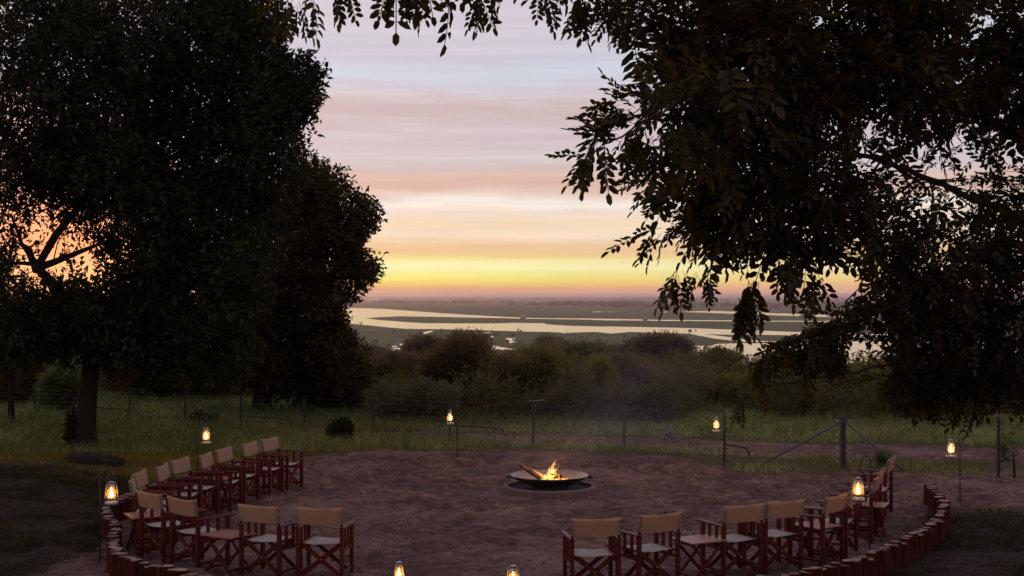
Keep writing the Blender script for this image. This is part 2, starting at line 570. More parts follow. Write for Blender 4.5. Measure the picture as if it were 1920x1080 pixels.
M['leaf_grey'] = m_leaf('leaf_grey', [(0.1138, 0.1242, 0.0931), (0.1759, 0.1863, 0.1346), (0.1449, 0.1552, 0.1138)], 0.60)
M['leaf_purple'] = m_leaf('leaf_dusk', [(0.1179, 0.0918, 0.0901), (0.1802, 0.1375, 0.1201), (0.1474, 0.1147, 0.1021)], 0.60)
M['leaf_silver'] = m_leaf('leaf_silver', [(.22, .26, .24), (.32, .36, .34), (.16, .20, .17)], .25)
M['grass_lawn'] = m_leaf('grass_lawn', [(0.1944, 0.1524, 0.0166), (0.2872, 0.2004, 0.0232), (0.1438, 0.1444, 0.0182), (0.4054, 0.2647, 0.0414)], 0.50, patch=(.8, (.5, .6, .5), (1.5, 1.2, 1.1)))
M['grass_shade'] = m_leaf('grass_shade', [(.030, .030, .010), (.055, .046, .014), (.024, .030, .010), (.075, .055, .020)], .4, patch=(.9, (.5, .5, .5), (1.6, 1.3, 1.0)))  # darker copy of the lawn grass, tree shade put into its colour
M['grass_field'] = m_leaf('grass_field', [(0.2436, 0.3119, 0.1221), (0.3581, 0.3969, 0.166), (0.2865, 0.3543, 0.1343), (0.4046, 0.45, 0.244)], 0.55, patch=(.55, (.42, .50, .42), (1.7, 1.35, 1.3)))
M['grass_dry'] = m_leaf('grass_dry', [(0.1498, 0.1217, 0.0608), (0.1966, 0.1544, 0.0796), (0.1123, 0.103, 0.0468)], 0.55)


# ================================================================== the land
def vnoise(x, y, seed=0, octaves=3, per=.5):
    """cheap smooth value noise"""
    out = np.zeros_like(x, float); a = 1.0; s = 0.0
    for o in range(octaves):
        xi = np.floor(x).astype(np.int64); yi = np.floor(y).astype(np.int64)
        fx = x - xi; fy = y - yi
        fx = fx * fx * (3 - 2 * fx); fy = fy * fy * (3 - 2 * fy)

        def h(i, j):
            n = (i * 374761393 + j * 668265263 + (seed + o) * 1442695041) & 0x7fffffff
            n = ((n ^ (n >> 13)) * 1274126177) & 0x7fffffff
            return ((n ^ (n >> 16)) & 0xffff) / 65535.0
        v = (h(xi, yi) * (1 - fx) + h(xi + 1, yi) * fx) * (1 - fy) + (h(xi, yi + 1) * (1 - fx) + h(xi + 1, yi + 1) * fx) * fy
        out += a * v; s += a; a *= per; x = x * 2.03 + 7.1; y = y * 2.03 + 3.7
    return out / s


def in_poly(x, y, poly):
    ins = np.zeros(x.shape, bool)
    n = len(poly)
    for i in range(n):
        x1, y1 = poly[i]; x2, y2 = poly[(i + 1) % n]
        c = ((y1 > y) != (y2 > y))
        with np.errstate(divide='ignore', invalid='ignore'):
            xc = (x2 - x1) * (y - y1) / (y2 - y1 if y2 != y1 else 1e-9) + x1
        ins ^= c & (x < xc)
    return ins


def gpoly(pts):
    return [(G(a, b).x, G(a, b).y) for a, b in pts]


SAND = gpoly([(556, 856), (700, 846), (850, 846), (1000, 842), (1200, 852), (1420, 884), (1560, 884), (1760, 884), (2300, 905),
              (2300, 962), (1756, 952), (1715, 985), (1640, 1045), (1520, 1110), (1300, 1300), (500, 1300), (240, 1120), (60, 1090), (120, 1050),
              (205, 1030), (216, 985), (250, 955), (330, 935), (420, 905), (520, 882)])
TRACK = gpoly([(-600, 764), (0, 771), (250, 785), (450, 800), (700, 817), (850, 824), (1000, 833), (1200, 838), (1400, 852), (1600, 860),
               (1920, 868), (2400, 880), (2400, 846), (1920, 838), (1600, 832), (1400, 826), (1200, 818), (1000, 815), (850, 812), (700, 806), (450, 793),
               (250, 779), (0, 766), (-600, 759)])


def sand_mask(x, y):
    out = np.zeros_like(x)
    for k in range(6):
        jx = (vnoise(x * .9 + k * 13, y * .9, 5, 3) - .5) * 1.5 + (vnoise(x * 5, y * 5 + k * 9, 6, 2) - .5) * .45
        jy = (vnoise(x * .7 + k * 17, y * .7, 8, 3) - .5) * 2.2 + (vnoise(x * 4, y * 4 + k * 5, 9, 2) - .5) * .6
        a = in_poly(x + jx * .7, y + jy, SAND)
        b = in_poly(x + jx, y + jy * .55, TRACK)
        out += (a | b) / 6.0
    return out


def shade_soil(x, y):
    """bare soil on both sides near the deck, darkened in place of tree shade"""
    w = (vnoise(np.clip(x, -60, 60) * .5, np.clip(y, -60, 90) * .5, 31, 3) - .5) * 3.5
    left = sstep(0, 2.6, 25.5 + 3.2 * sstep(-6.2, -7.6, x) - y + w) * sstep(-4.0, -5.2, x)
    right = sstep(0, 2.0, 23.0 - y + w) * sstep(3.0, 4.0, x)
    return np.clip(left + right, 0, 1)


def build_ground():
    def axis(lo, hi, step, far, g=1.16):
        c = list(np.arange(lo, hi + 1e-6, step))
        s = step
        v = hi
        up = []
        while v < far: s *= g; v += s; up.append(v)
        s = step; v = lo; dn = []
        while v > -far: s *= g; v -= s; dn.append(v)
        return np.array(dn[::-1] + c + up)
    xs = axis(-8.0, 8.0, .06, 30000.0, 1.17)
    ys = [y for y in np.arange(13.6, 30.0, .06)]
    s = .08; v = ys[-1]
    while v < 40000: s *= 1.07 if v < 600 else 1.15; v += s; ys.append(v)
    s = .08; v = ys[0]; dn = []
    while v > -120: s *= 1.22; v -= s; dn.append(v)
    ys = np.array(dn[::-1] + ys)
    X, Y = np.meshgrid(xs, ys)
    Z = land_z(X, Y)
    near = (Y < 70) & (np.abs(X) < 60)
    mask = np.zeros_like(X)
    mask[near] = sand_mask(X[near], Y[near])
    r = np.zeros_like(X)
    xn, yn = X[near], Y[near]
    rel = (vnoise(xn * .55, yn * .55, 1, 3) - .5) * .10
    rel += (vnoise(xn * 2.3, yn * 3.2, 2, 3) - .5) * .105          # trampled sand
    rel += (vnoise(xn * 6.5, yn * 7.5, 3, 2) - .5) * .055
    rel += (np.abs(vnoise(xn * 2.2, yn * 5.5, 14, 3) - .5) * 2 - .4) * .05   # rake marks and prints
    # a ridge where the sand was raked up along the back of the circle
    for pts in ([(820, 868), (960, 864), (1150, 872), (1330, 884), (1560, 905)], [(560, 905), (760, 872), (900, 866)]):
        g = [G(*p) for p in pts]
        for a, b in zip(g, g[1:]):
            dx, dy = b.x - a.x, b.y - a.y
            tt = np.clip(((xn - a.x) * dx + (yn - a.y) * dy) / (dx * dx + dy * dy), 0, 1)
            dd = np.hypot(xn - a.x - tt * dx, yn - a.y - tt * dy) + (vnoise(xn * 3, yn * 3, 4, 2) - .5) * .5
            rel += .05 * np.exp(-(dd / .22) ** 2) - .05 * np.exp(-((dd - .4) / .2) ** 2)
    # foot prints all over the sand
    rgf = np.random.default_rng(66)
    nf = 2600
    fxs = rgf.uniform(-7, 8, nf); fys = rgf.uniform(13.7, 29, nf); fa = rgf.uniform(0, np.pi, nf)
    full = np.zeros_like(X)
    for qx, qy, qa in zip(fxs, fys, fa):
        i0, i1 = np.searchsorted(xs, (qx - .35, qx + .35)); j0, j1 = np.searchsorted(ys, (qy - .35, qy + .35))
        dx = X[j0:j1, i0:i1] - qx; dy = Y[j0:j1, i0:i1] - qy
        u = (dx * np.cos(qa) + dy * np.sin(qa)) / .15; v = (-dx * np.sin(qa) + dy * np.cos(qa)) / .07
        rr_ = np.sqrt(u * u + v * v)
        full[j0:j1, i0:i1] += -.034 * np.exp(-rr_ ** 2) + .014 * np.exp(-((rr_ - 1.5) / .45) ** 2)
    rel += full[near] * mask[near]
    dfire = np.hypot(xn - FIRE.x, yn - FIRE.y)
    rel *= 1 - np.exp(-(dfire / 1.15) ** 6)
    keep = np.exp(-np.maximum(0, yn - 50) / 10)
    r[near] = rel * keep
    Z = Z + r
    ny, nx = X.shape
    V = np.stack([X, Y, Z], -1).reshape(-1, 3)
    idx = np.arange(nx * ny).reshape(ny, nx)
    F = np.stack([idx[:-1, :-1], idx[:-1, 1:], idx[1:, 1:], idx[1:, :-1]], -1).reshape(-1, 4)
    o = big_mesh('ground', V, F, M['ground'], smooth=True)
    at = o.data.attributes.new('sand', 'FLOAT', 'POINT')
    at.data.foreach_set('value', mask.ravel().astype(np.float32))
    shade_m = shade_soil(X, Y)
    at = o.data.attributes.new('shade_soil', 'FLOAT', 'POINT')
    at.data.foreach_set('value', shade_m.ravel().astype(np.float32))
    tag(o, 'trampled reddish sand of the camp running out into grass and flood plain', 'ground', kind='structure')
    return o


t = NT('ground')
at = t.n('ShaderNodeAttribute'); at.attribute_name = 'sand'
tc = t.n('ShaderNodeTexCoord'); vec = tc.outputs['Object']
n1 = t.noise(1.1, 6, .6, vec)
n2 = t.noise(4.2, 7, .72, vec, stretch=(.8, 1.6, 1))
n3 = t.noise(42, 4, .6, vec)
sandc = t.ramp(n2, [(.33, (.060, .031, .027)), (.5, (.185, .103, .087)), (.67, (.33, .20, .168))])
sandc = t.mix(t.ramp(n1, [(.42, (0, 0, 0)), (.62, (.75, .75, .75))]), sandc, (.095, .050, .047))
n4 = t.noise(.45, 4, .6, vec, dist=.6)
sandc = t.mix(t.ramp(n4, [(.50, (0, 0, 0)), (.68, (.45, .45, .45))]), sandc, (.33, .215, .185))
sandc = t.mix(t.ramp(n3, [(.62, (0, 0, 0)), (.72, (.7, .7, .7))]), sandc, (.070, .042, .036))
soil = t.ramp(n2, [(.3, (.055, .050, .022)), (.7, (.13, .105, .050))])
# flood plain
sp = t.n('ShaderNodeSeparateXYZ'); t.l(vec, sp.inputs[0])
pl1 = t.noise(.006, 6, .6, vec, stretch=(.35, 1, 1))
pl2 = t.noise(.03, 5, .6, vec, stretch=(.3, 1, 1))
pc = t.ramp(pl1, [(.3, (.024, .052, .012)), (.5, (.042, .070, .017)), (.7, (.080, .086, .028))])
pc = t.mix(t.ramp(pl2, [(.55, (0, 0, 0)), (.75, (.6, .6, .6))]), pc, (.045, .045, .024))
farf = t.math('MULTIPLY', t.math('SUBTRACT', sp.outputs[1], 120.0), .01, True)
shadec = t.ramp(n2, [(.3, (.020, .012, .009)), (.7, (.052, .030, .022))])  # bare soil with the shade of the trees painted into it
at2 = t.n('ShaderNodeAttribute'); at2.attribute_name = 'shade_soil'
soil = t.mix(at2.outputs['Fac'], soil, shadec)
base = t.mix(at.outputs['Fac'], soil, sandc)
base = t.mix(farf, base, pc)
hb = t.math('ADD', t.math('MULTIPLY', n2, .6), t.math('MULTIPLY', n3, .5))
t.pbsdf(**{'Base Color': base, 'Roughness': .95, 'Specular IOR Level': .12, 'Normal': t.bump(hb, 1.0, .09)})
M['ground'] = t.m

FIRE = G(1031, 921)
ground = build_ground()


def gz(x, y):
    return float(land_z(x, y))


# ------------------------------------------------------------------ the river
t = NT('river_water')
tc = t.n('ShaderNodeTexCoord')
n1 = t.noise(.05, 4, .6, tc.outputs['Object'], stretch=(.4, 1, 1))
n2 = t.noise(.35, 3, .6, tc.outputs['Object'], stretch=(.5, 1, 1))
hb = t.math('ADD', n1, t.math('MULTIPLY', n2, .25))
t.pbsdf(**{'Base Color': (.02, .022, .024), 'Roughness': .08, 'IOR': 1.6, 'Specular IOR Level': 1.0, 'Normal': t.bump(hb, .24, 1.0)})
M['water'] = t.m


def plain_poly(pts, dz):
    out = []
    for px, py in pts:
        D = (CAM_H - PLAIN - dz) * FPX / (py - HORIZ)
        out.append(((px - 960) / FPX * D, D, PLAIN + dz))
    return out


def ragged(pts, amp, step=9, seed=1):
    """break long straight banks into small uneven steps"""
    rnd = random.Random(seed); out = []
    for (x1, y1), (x2, y2) in zip(pts, pts[1:] + pts[:1]):
        n = max(1, int(abs(x2 - x1) / step))
        for k in range(n):
            f = k / n
            j = amp * (1 if k else .3)
            out.append((x1 + (x2 - x1) * f + (rnd.uniform(-2, 2) if k else 0), y1 + (y2 - y1) * f + rnd.uniform(-j, j)))
    return out


def water(name, pts, label, amp=.35, seed=1, dz=.25, thick=True):
    poly = plain_poly(ragged(pts, amp, seed=seed), dz)
    bm = bmesh.new()
    vs = [bm.verts.new(p) for p in poly]
    f = bm.faces.new(vs)
    bmesh.ops.triangulate(bm, faces=[f])
    bmesh.ops.recalc_face_normals(bm, faces=list(bm.faces))
    me = bpy.data.meshes.new(name); bm.to_mesh(me); bm.free()
    if me.polygons and me.polygons[0].normal.z < 0: me.flip_normals()
    me.materials.append(M['water'])
    o = link(name, me)
    tag(o, label, 'water', kind='structure')
    return o


water('river', [(480, 576), (640, 577), (690, 578), (720, 579), (760, 582), (800, 585), (840, 588), (890, 591), (930, 593), (960, 594.6), (1000, 596),
                (1100, 597.2), (1160, 598), (1240, 599.6), (1400, 601), (1800, 603),
                (1800, 604.6), (1400, 602.6), (1240, 601.6), (1180, 600.8), (1135, 600.8), (1100, 599.2), (1040, 598.4), (960, 597), (930, 596.3), (870, 595.3), (800, 593.6),
                (745, 593), (705, 595), (686, 597), (710, 600), (760, 604), (800, 606), (930, 606.5), (960, 605.5), (1020, 605.8), (1025, 608.2), (1070, 611),
                (1120, 612), (1200, 613), (1280, 615), (1374, 618), (1480, 622), (1800, 630),
                (1800, 637), (1600, 633), (1456, 628), (1360, 627.4), (1319, 626.5), (1360, 631), (1396, 636), (1430, 639.4), (1470, 641), (1440, 641.2), (1396, 641), (1340, 635), (1291, 625.5),
                (1240, 624), (1180, 622.3), (1148, 625.6), (1118, 622.4), (1070, 623.6), (1058, 625.4), (1048, 623), (960, 621), (900, 619), (850, 617.6), (800, 617),
                (760, 616.4), (730, 614), (700, 611), (660, 607), (630, 603), (480, 600)],
      'broad river of two bright channels winding across the plain', .22, 3)
water('backwater', [(1275, 649), (1312, 648), (1326, 649), (1345, 644.6), (1403, 643.4), (1500, 644), (1560, 641), (1700, 639), (1900, 641), (1980, 700), (1500, 712),
                    (1240, 712), (1040, 704), (1030, 680), (1040, 664), (1090, 656), (1150, 654), (1210, 655), (1255, 653)],
      'wide pale backwater nearest the camp behind the bushes', .3, 5)
water('far_channel', [(1270, 585), (1309, 583.2), (1336, 582.7), (1400, 585), (1496, 588.6), (1640, 594), (1640, 597), (1496, 593), (1384, 588.6), (1312, 586)],
      'slim far channel beside the long houseboat', .2, 6)
pools = [([(894, 651), (905, 648.4), (912, 644.5), (920, 645), (935, 650), (955, 653), (975, 655), (948, 656), (925, 655), (905, 657)], 'bright pool right behind the reddish brown round tree'),
         ([(948, 634), (967, 634), (961, 638), (971, 642), (955, 643.5), (952, 638)], 'crooked little pool above the bright pool'),
         ([(788, 626), (795, 622.5), (810, 620), (813, 621), (801, 625), (792, 627.6)], 'slanting pool just below the river bank, left of centre'),
         ([(716, 658), (735, 652), (749, 652), (751, 655), (735, 658.5), (720, 660)], 'broadest of the puddles near the big left tree'),
         ([(748, 645), (770, 642), (777, 644), (765, 646.5), (752, 647.6)], 'upper right puddle near the big left tree'),
         ([(704, 663.6), (722, 662.6), (725, 665), (706, 666.5)], 'lower left flat puddle near the big left tree'),
         ([(731, 665), (740, 662.6), (743, 664.4), (736, 668)], 'small round puddle near the big left tree'),
         ([(733, 649.6), (742, 648), (746, 649.4), (738, 651)], 'tiny puddle in the middle of the left puddles'),
         ([(903, 623.6), (915, 622.4), (922, 624), (908, 625.2)], 'thin puddle left of the crooked little pool'),
         ([(917, 631), (924, 630), (926, 633), (919, 633.6)], 'dot of water above the bright pool'),
         ([(1243, 585), (1250, 584), (1252, 585.4), (1246, 586)], 'dot of water left of the slim far channel'),
         ([(686, 561.4), (711, 561.0), (712, 562.2), (688, 562.4)], 'far sliver of water near the horizon at left'),
         ([(1110, 584.4), (1128, 584), (1129, 585), (1112, 585.4)], 'left one of two faint slivers in the far grass'),
         ([(1140, 584.6), (1152, 584.2), (1153, 585), (1142, 585.4)], 'right one of two faint slivers in the far grass')]
for k, (pts, lab) in enumerate(pools):
    water('pool', pts, lab, .25, 20 + k)

# ------------------------------------------------------------------ far woodland
M['far_tree'] = m_leaf('far_tree', [(.040, .038, .022), (.060, .055, .030)], .2)
ICO = None


def ico(sub):
    bm = bmesh.new(); bmesh.ops.create_icosphere(bm, subdivisions=sub, radius=1)
    v = np.array([p.co[:] for p in bm.verts]); f = np.array([[q.index for q in p.verts] for p in bm.faces]); bm.free()
    return v, f


ICO_V, ICO_F = ico(1)


def blobs(centres, radii, seed=0):
    rg = np.random.default_rng(seed)
    Vs = []; Fs = []; o = 0
    for c, r in zip(centres, radii):
        v = ICO_V * (1 + rg.uniform(-.30, .30, (len(ICO_V), 1))) * np.array(r) + np.array(c)
        Vs.append(v); Fs.append(ICO_F + o); o += len(v)
    return np.concatenate(Vs), np.concatenate(Fs)


def far_wood():
    rg = np.random.default_rng(3)
    C = []; Rr = []
    segs = [(700, 960, 566, 569, 4.5, 70), (955, 1110, 570, 573, 5.0, 60), (1030, 1200, 571, 573.5, 7.5, 130), (1130, 1300, 573, 577, 7.0, 70), (1290, 1600, 571, 575, 6.0, 110),
            (1400, 1640, 575, 580, 5.0, 40), (640, 1700, 557.5, 561, 2.4, 150), (1150, 1320, 559, 566, 3.2, 90), (850, 1100, 560, 564, 2.6, 60), (1300, 1900, 559, 566, 2.8, 90),
            (-900, 640, 560, 574, 4.0, 150), (1640, 2900, 560, 577, 4.5, 150)]
    for x0, x1, y0, y1, hpx, n in segs:
        for k in range(n):
            px = rg.uniform(x0, x1); py = rg.uniform(y0, y1)
            D = 40.0 * FPX / (py - HORIZ)
            h = hpx * rg.uniform(.5, 1.1) * D / FPX
            X = (px - 960) / FPX * D
            for q in range(2):
                w = h * rg.uniform(.5, 1.3)
                C.append((X + rg.uniform(-.8, .8) * h, D + rg.uniform(-1, 1) * h, PLAIN + h * rg.uniform(.4, .6)))
                Rr.append((w, w, h * rg.uniform(.38, .5)))
    # scattered bushes on the flood plain
    for k in range(46):
        py = rg.uniform(618, 655); px = rg.uniform(640, 1420)
        D = 40.0 * FPX / (py - HORIZ); h = rg.uniform(1.0, 2.6)
        C.append(((px - 960) / FPX * D, D, PLAIN + h * .4)); Rr.append((h * .9, h * .9, h * .6))
    V, F = blobs(C, Rr, 4)
    o = big_mesh('far_woodland', V, F, M['far_tree'])
    tag(o, 'hazy woodland strung out below the horizon across the plain', 'woodland', kind='stuff')


far_wood()


# ------------------------------------------------------------------ boats and a shed on the plain
def on_plain(px, py, dz=.25):
    D = (CAM_H - PLAIN - dz) * FPX / (py - HORIZ)
    return Vector(((px - 960) / FPX * D, D, PLAIN + dz))


def houseboat(px, py, L, B, decks, label, rotz):
    r = empty('houseboat', on_plain(px, py), rotz)
    tag(r, label, 'boat', 'boats moored on the river')
    v = [(-L / 2, -B / 2, .9), (L / 2, -B / 2, .9), (L / 2, B / 2, .9), (-L / 2, B / 2, .9),
         (-L * .46, -B * .42, -.3), (L * .46, -B * .42, -.3), (L * .46, B * .42, -.3), (-L * .46, B * .42, -.3)]
    mesh_obj('hull', v, [(3, 2, 1, 0), (4, 5, 6, 7), (0, 1, 5, 4), (1, 2, 6, 5), (2, 3, 7, 6), (3, 0, 4, 7)], M['boat_dark'], r)
    for d in range(decks):
        z = .9 + d * 2.7
        k = 1 - d * .12
        c = link('cabin', bevel_mesh('cabin', *box_geo(0, 0, z + 1.15, L * .78 * k, B * .8 * k, 2.3), .05, M['white_paint']), r)
        nwin = max(3, int(L * .7 / 2.4))
        for i in range(nwin):
            x = (i - (nwin - 1) / 2) * L * .72 * k / nwin
            link('window', bevel_mesh('window', *box_geo(x, -B * .4 * k - .03, z + 1.3, L * .42 * k / nwin, .08, 1.0), 0, M['boat_dark']), c)
        link('roof', bevel_mesh('roof', *box_geo(0, 0, z + 2.42, L * .94 * k, B * .98 * k, .2), .04, M['white_paint']), r)
        for sx in (-1, 1):
            link('roof_post', bevel_mesh('roof_post', *box_geo(sx * L * .44 * k, -B * .4 * k, z + 1.15, .15, .15, 2.3), 0, M['white_paint']), r)


houseboat(981, 596.4, 10.0, 5.0, 2, 'small two-deck houseboat on the upper channel, left of centre', .1)
houseboat(1210, 599.6, 8.0, 3.2, 1, 'low single-deck boat on the upper channel, right of centre', -.1)
houseboat(1512, 592.4, 27.0, 8.0, 2, 'long two-deck houseboat half hidden by the right tree', .05)
houseboat(1457, 585.6, 13.0, 4.0, 1, 'low pale boat behind the slim far channel', 0)
sh = empty('shed', on_plain(1240, 574.6, 0), .1)
tag(sh, 'white-roofed shed in the far tree line', 'shed')
link('wall', bevel_mesh('wall', *box_geo(0, 0, 1.6, 22, 8, 3.2), 0, M['boat_dark']), sh)
mesh_obj('roof', [(-12, -5, 3.2), (12, -5, 3.2), (12, 0, 5.6), (-12, 0, 5.6), (12, 5, 3.2), (-12, 5, 3.2)],
         [(0, 1, 2, 3), (3, 2, 4, 5), (0, 3, 5), (1, 4, 2), (0, 5, 4, 1)], M['white_paint'], sh)


# ================================================================== fire pit
def build_fire():
    fx, fy = FIRE.x, FIRE.y
    # concrete ring with a dark pit
    prof = [(.82, -.05), (.82, .09), (.805, .11), (.735, .11), (.72, .095), (.715, -.02), (.001, -.02)]
    ring = link('fire_ring', geo_me('fire_ring', lathe_geo(prof, 64), M['concrete'], False), None, (fx, fy, 0))
    link('ash_pit', geo_me('ash_pit', lathe_geo([(.717, .055), (.40, .04), (.001, .035)], 48), M['charred'], True), ring)
    tag(ring, 'low round concrete ring under the iron fire bowl', 'fire ring')
    bowl = empty('fire_bowl', (fx - .005, fy, 0))
    tag(bowl, 'wide shallow black iron fire bowl holding burning logs', 'fire bowl')
    R0 = .66; zr = .285
    pr = []
    n = 10
    for i in range(n + 1):
        a = i / n
        pr.append((max(.001, R0 * a), zr - .19 + .19 * a ** 2.6))
    outer = [(R0 + .018, zr + .004), (R0 + .02, zr - .012)] + [(max(.001, (R0 + .012) * (1 - i / n)), zr - .21 + .195 * (1 - i / n) ** 2.6) for i in range(n + 1)]
    b = link('bowl', geo_me('bowl', lathe_geo(pr + outer, 64), M['bowl'], True), bowl)
    for s in (0, 1, 2):
        a = R(20 + 120 * s)
        x, y = math.cos(a) * .34, math.sin(a) * .34
        link('leg', geo_me('leg', tube_geo([(x, y, 0.0), (x * .92, y * .92, .15)], .03, 8), M['iron']), bowl)
    for s in (-1, 1):
        pts = [(s * (R0 + .00), -.10, zr - .03), (s * (R0 + .07), -.08, zr - .035), (s * (R0 + .09), 0, zr - .035), (s * (R0 + .07), .08, zr - .035), (s * (R0 + .00), .10, zr - .03)]
        link('handle', geo_me('handle', tube_geo(pts, .016, 8), M['iron']), bowl)

    def logobj(name, pts, rad, label, mat=M['charred']):
        geo = tube_geo(pts, rad, 9)
        rr = random.Random(len(label))
        V = [Vector(v) + Vector((rr.uniform(-1, 1), rr.uniform(-1, 1), rr.uniform(-1, 1))) * .010 for v in geo[0]]
        o = link(name, geo_me(name, (V, geo[1]), mat, False), None, (fx, fy, -.115))
        tag(o, label, 'log', 'logs in the fire bowl')
        return o
    logobj('firewood_log', [(-.53, .12, .56), (-.44, .10, .50), (-.30, .07, .43), (-.14, .03, .335), (-.02, .0, .29)], [.02, .035, .055, .058, .05], 'long charred log leaning out over the left rim of the bowl')
    logobj('firewood_log', [(-.14, .04, .30), (.0, .0, .36), (.06, -.02, .43), (.10, -.04, .45)], [.055, .06, .055, .04], 'short thick log standing up in the flames', M['ember'])
    logobj('firewood_log', [(-.10, -.16, .265), (.06, -.12, .285), (.20, -.08, .30), (.30, -.05, .30)], [.05, .055, .05, .04], 'glowing log lying across the front of the fire', M['ember'])
    logobj('firewood_log', [(.02, .20, .285), (.12, .05, .34), (.19, -.03, .37)], [.045, .05, .042], 'stubby log leaning at the back right of the fire', M['charred'])
    # flames
    fl = empty('camp_fire', (fx, fy, .155))
    tag(fl, 'orange flames rising from the logs in the fire bowl', 'fire')
    specs = [(-.02, -.02, .50, .105, .16), (-.14, -.10, .20, .085, .05), (.06, .06, .40, .075, .14), (-.07, .02, .36, .09, .10), (.15, -.08, .16, .06, .03), (-.20, -.12, .12, .06, .03), (.10, -.14, .12, .05, .02)]
    rr = random.Random(5)
    for (x, y, h, w, lean) in specs:
        h *= .80; w *= .72; x *= .85; lean *= .8
        pts = []; rd = []
        m = 9
        for i in range(m):
            f = i / (m - 1)
            pts.append((x + lean * f ** 1.3 + math.sin(f * 7 + x * 20) * .018 * f, y + math.cos(f * 6 + y * 9) * .012 * f, f * h))
            rd.append(max(.004, w * (math.sin(min(1, f * 2.2 + .38) * math.pi * .5)) * (1 - f) ** .75))
        link('flame', geo_me('flame', tube_geo(pts, rd, 12), M['fire']), fl)
    ld = bpy.data.lights.new('fire_light', 'POINT'); ld.energy = 70; ld.color = (1, .46, .15); ld.shadow_soft_size = .12
    lo = bpy.data.objects.new('fire_light', ld); COL.objects.link(lo); lo.parent = fl; lo.location = (.02, 0, .26)


t = NT('bowl_iron')
f = t.noise(6, 5, .6)
c = t.ramp(f, [(.3, (.032, .028, .029)), (.7, (.075, .066, .070))])
t.pbsdf(**{'Base Color': c, 'Roughness': t.ramp(f, [(.3, (.28, .28, .28)), (.7, (.45, .45, .45))]), 'Metallic': .35, 'Normal': t.bump(f, .2, .004)})
M['bowl'] = t.m
build_fire()


# ================================================================== palisades of short logs
def spline(pts, step):
    pts = [Vector(p) for p in pts]
    P_ = [pts[0] * 2 - pts[1]] + pts + [pts[-1] * 2 - pts[-2]]
    dense = []
    for i in range(1, len(P_) - 2):
        a, b, c, d = P_[i - 1:i + 3]
        for k in range(60):
            u = k / 60
            dense.append(.5 * ((2 * b) + (c - a) * u + (2 * a - 5 * b + 4 * c - d) * u * u + (3 * b - a - 3 * c + d) * u ** 3))
    dense.append(pts[-1])
    out = [dense[0]]; acc = 0
    for a, b in zip(dense, dense[1:]):
        acc += (b - a).length
        if acc >= step: out.append(b); acc = 0
    return out


def log_mesh(seed):
    rr = random.Random(seed)
    n = 12; rad = .066
    prof = [(1.0, -.1), (1.03, .08), (.98, .24), (1.0, .385)]
    V = []; F = []
    wob = [1 + rr.uniform(-.08, .08) for _ in range(n)]
    for r, z in prof:
        for k in range(n):
            a = 2 * math.pi * k / n
            V.append((rad * r * wob[k] * math.cos(a), rad * r * wob[k] * math.sin(a), z))
    for k in range(n):   # sawn top with a small bevel
        a = 2 * math.pi * k / n
        V.append((rad * .90 * wob[k] * math.cos(a), rad * .90 * wob[k] * math.sin(a), .395 + rr.uniform(-.004, .004)))
    m = len(prof) + 1
    mi = []
    for i in range(m - 1):
        for k in range(n):
            k2 = (k + 1) % n
            F.append((i * n + k, i * n + k2, (i + 1) * n + k2, (i + 1) * n + k)); mi.append(0)
    F.append(tuple((m - 1) * n + k for k in range(n))); mi.append(1)
    me = bpy.data.meshes.new('log')
    me.from_pydata(V, [], F); me.materials.append(M['log_side']); me.materials.append(M['log_top'])
    me.polygons.foreach_set('material_index', mi); me.update()
    return me


LOGS = [log_mesh(s) for s in range(6)]


def palisade(name, path, label, seed):
    pts = spline(path, .116)
    root = empty(name, (pts[0].x, pts[0].y, 0))
    tag(root, label, 'palisade', 'log palisades round the fire circle')
    rr = random.Random(seed)
    for p in pts:
        o = link('log', rr.choice(LOGS), root, (p.x - pts[0].x + rr.uniform(-.012, .012), p.y - pts[0].y + rr.uniform(-.012, .012), rr.choice((rr.uniform(-.115, -.05), rr.uniform(-.09, -.065))) ))
        o.rotation_euler = (rr.uniform(-.07, .07), rr.uniform(-.07, .07), rr.uniform(0, 6.28))
        k = rr.uniform(.92, 1.2); o.scale = (k, k * rr.uniform(.9, 1.1), 1)


palisade('log_palisade', [(1.2, 14.1, 0), (2.41, 14.65, 0), (3.6, 15.5, 0), (4.45, 16.55, 0), (5.55, 18.2, 0), (6.4, 20.2, 0), (6.78, 22.3, 0)],
         'curved palisade of short red-brown logs behind the right chairs', 3)
palisade('log_palisade', [(-2.3, 14.35, 0), (-3.35, 14.95, 0), (-4.62, 16.2, 0), (-5.05, 17.3, 0), (-5.3, 18.3, 0), (-5.72, 19.3, 0), (-5.95, 20.5, 0), (-5.8, 22.3, 0), (-5.35, 24.0, 0), (-4.95, 25.6, 0)],
         'curved palisade of short red-brown logs behind the left chairs', 4)


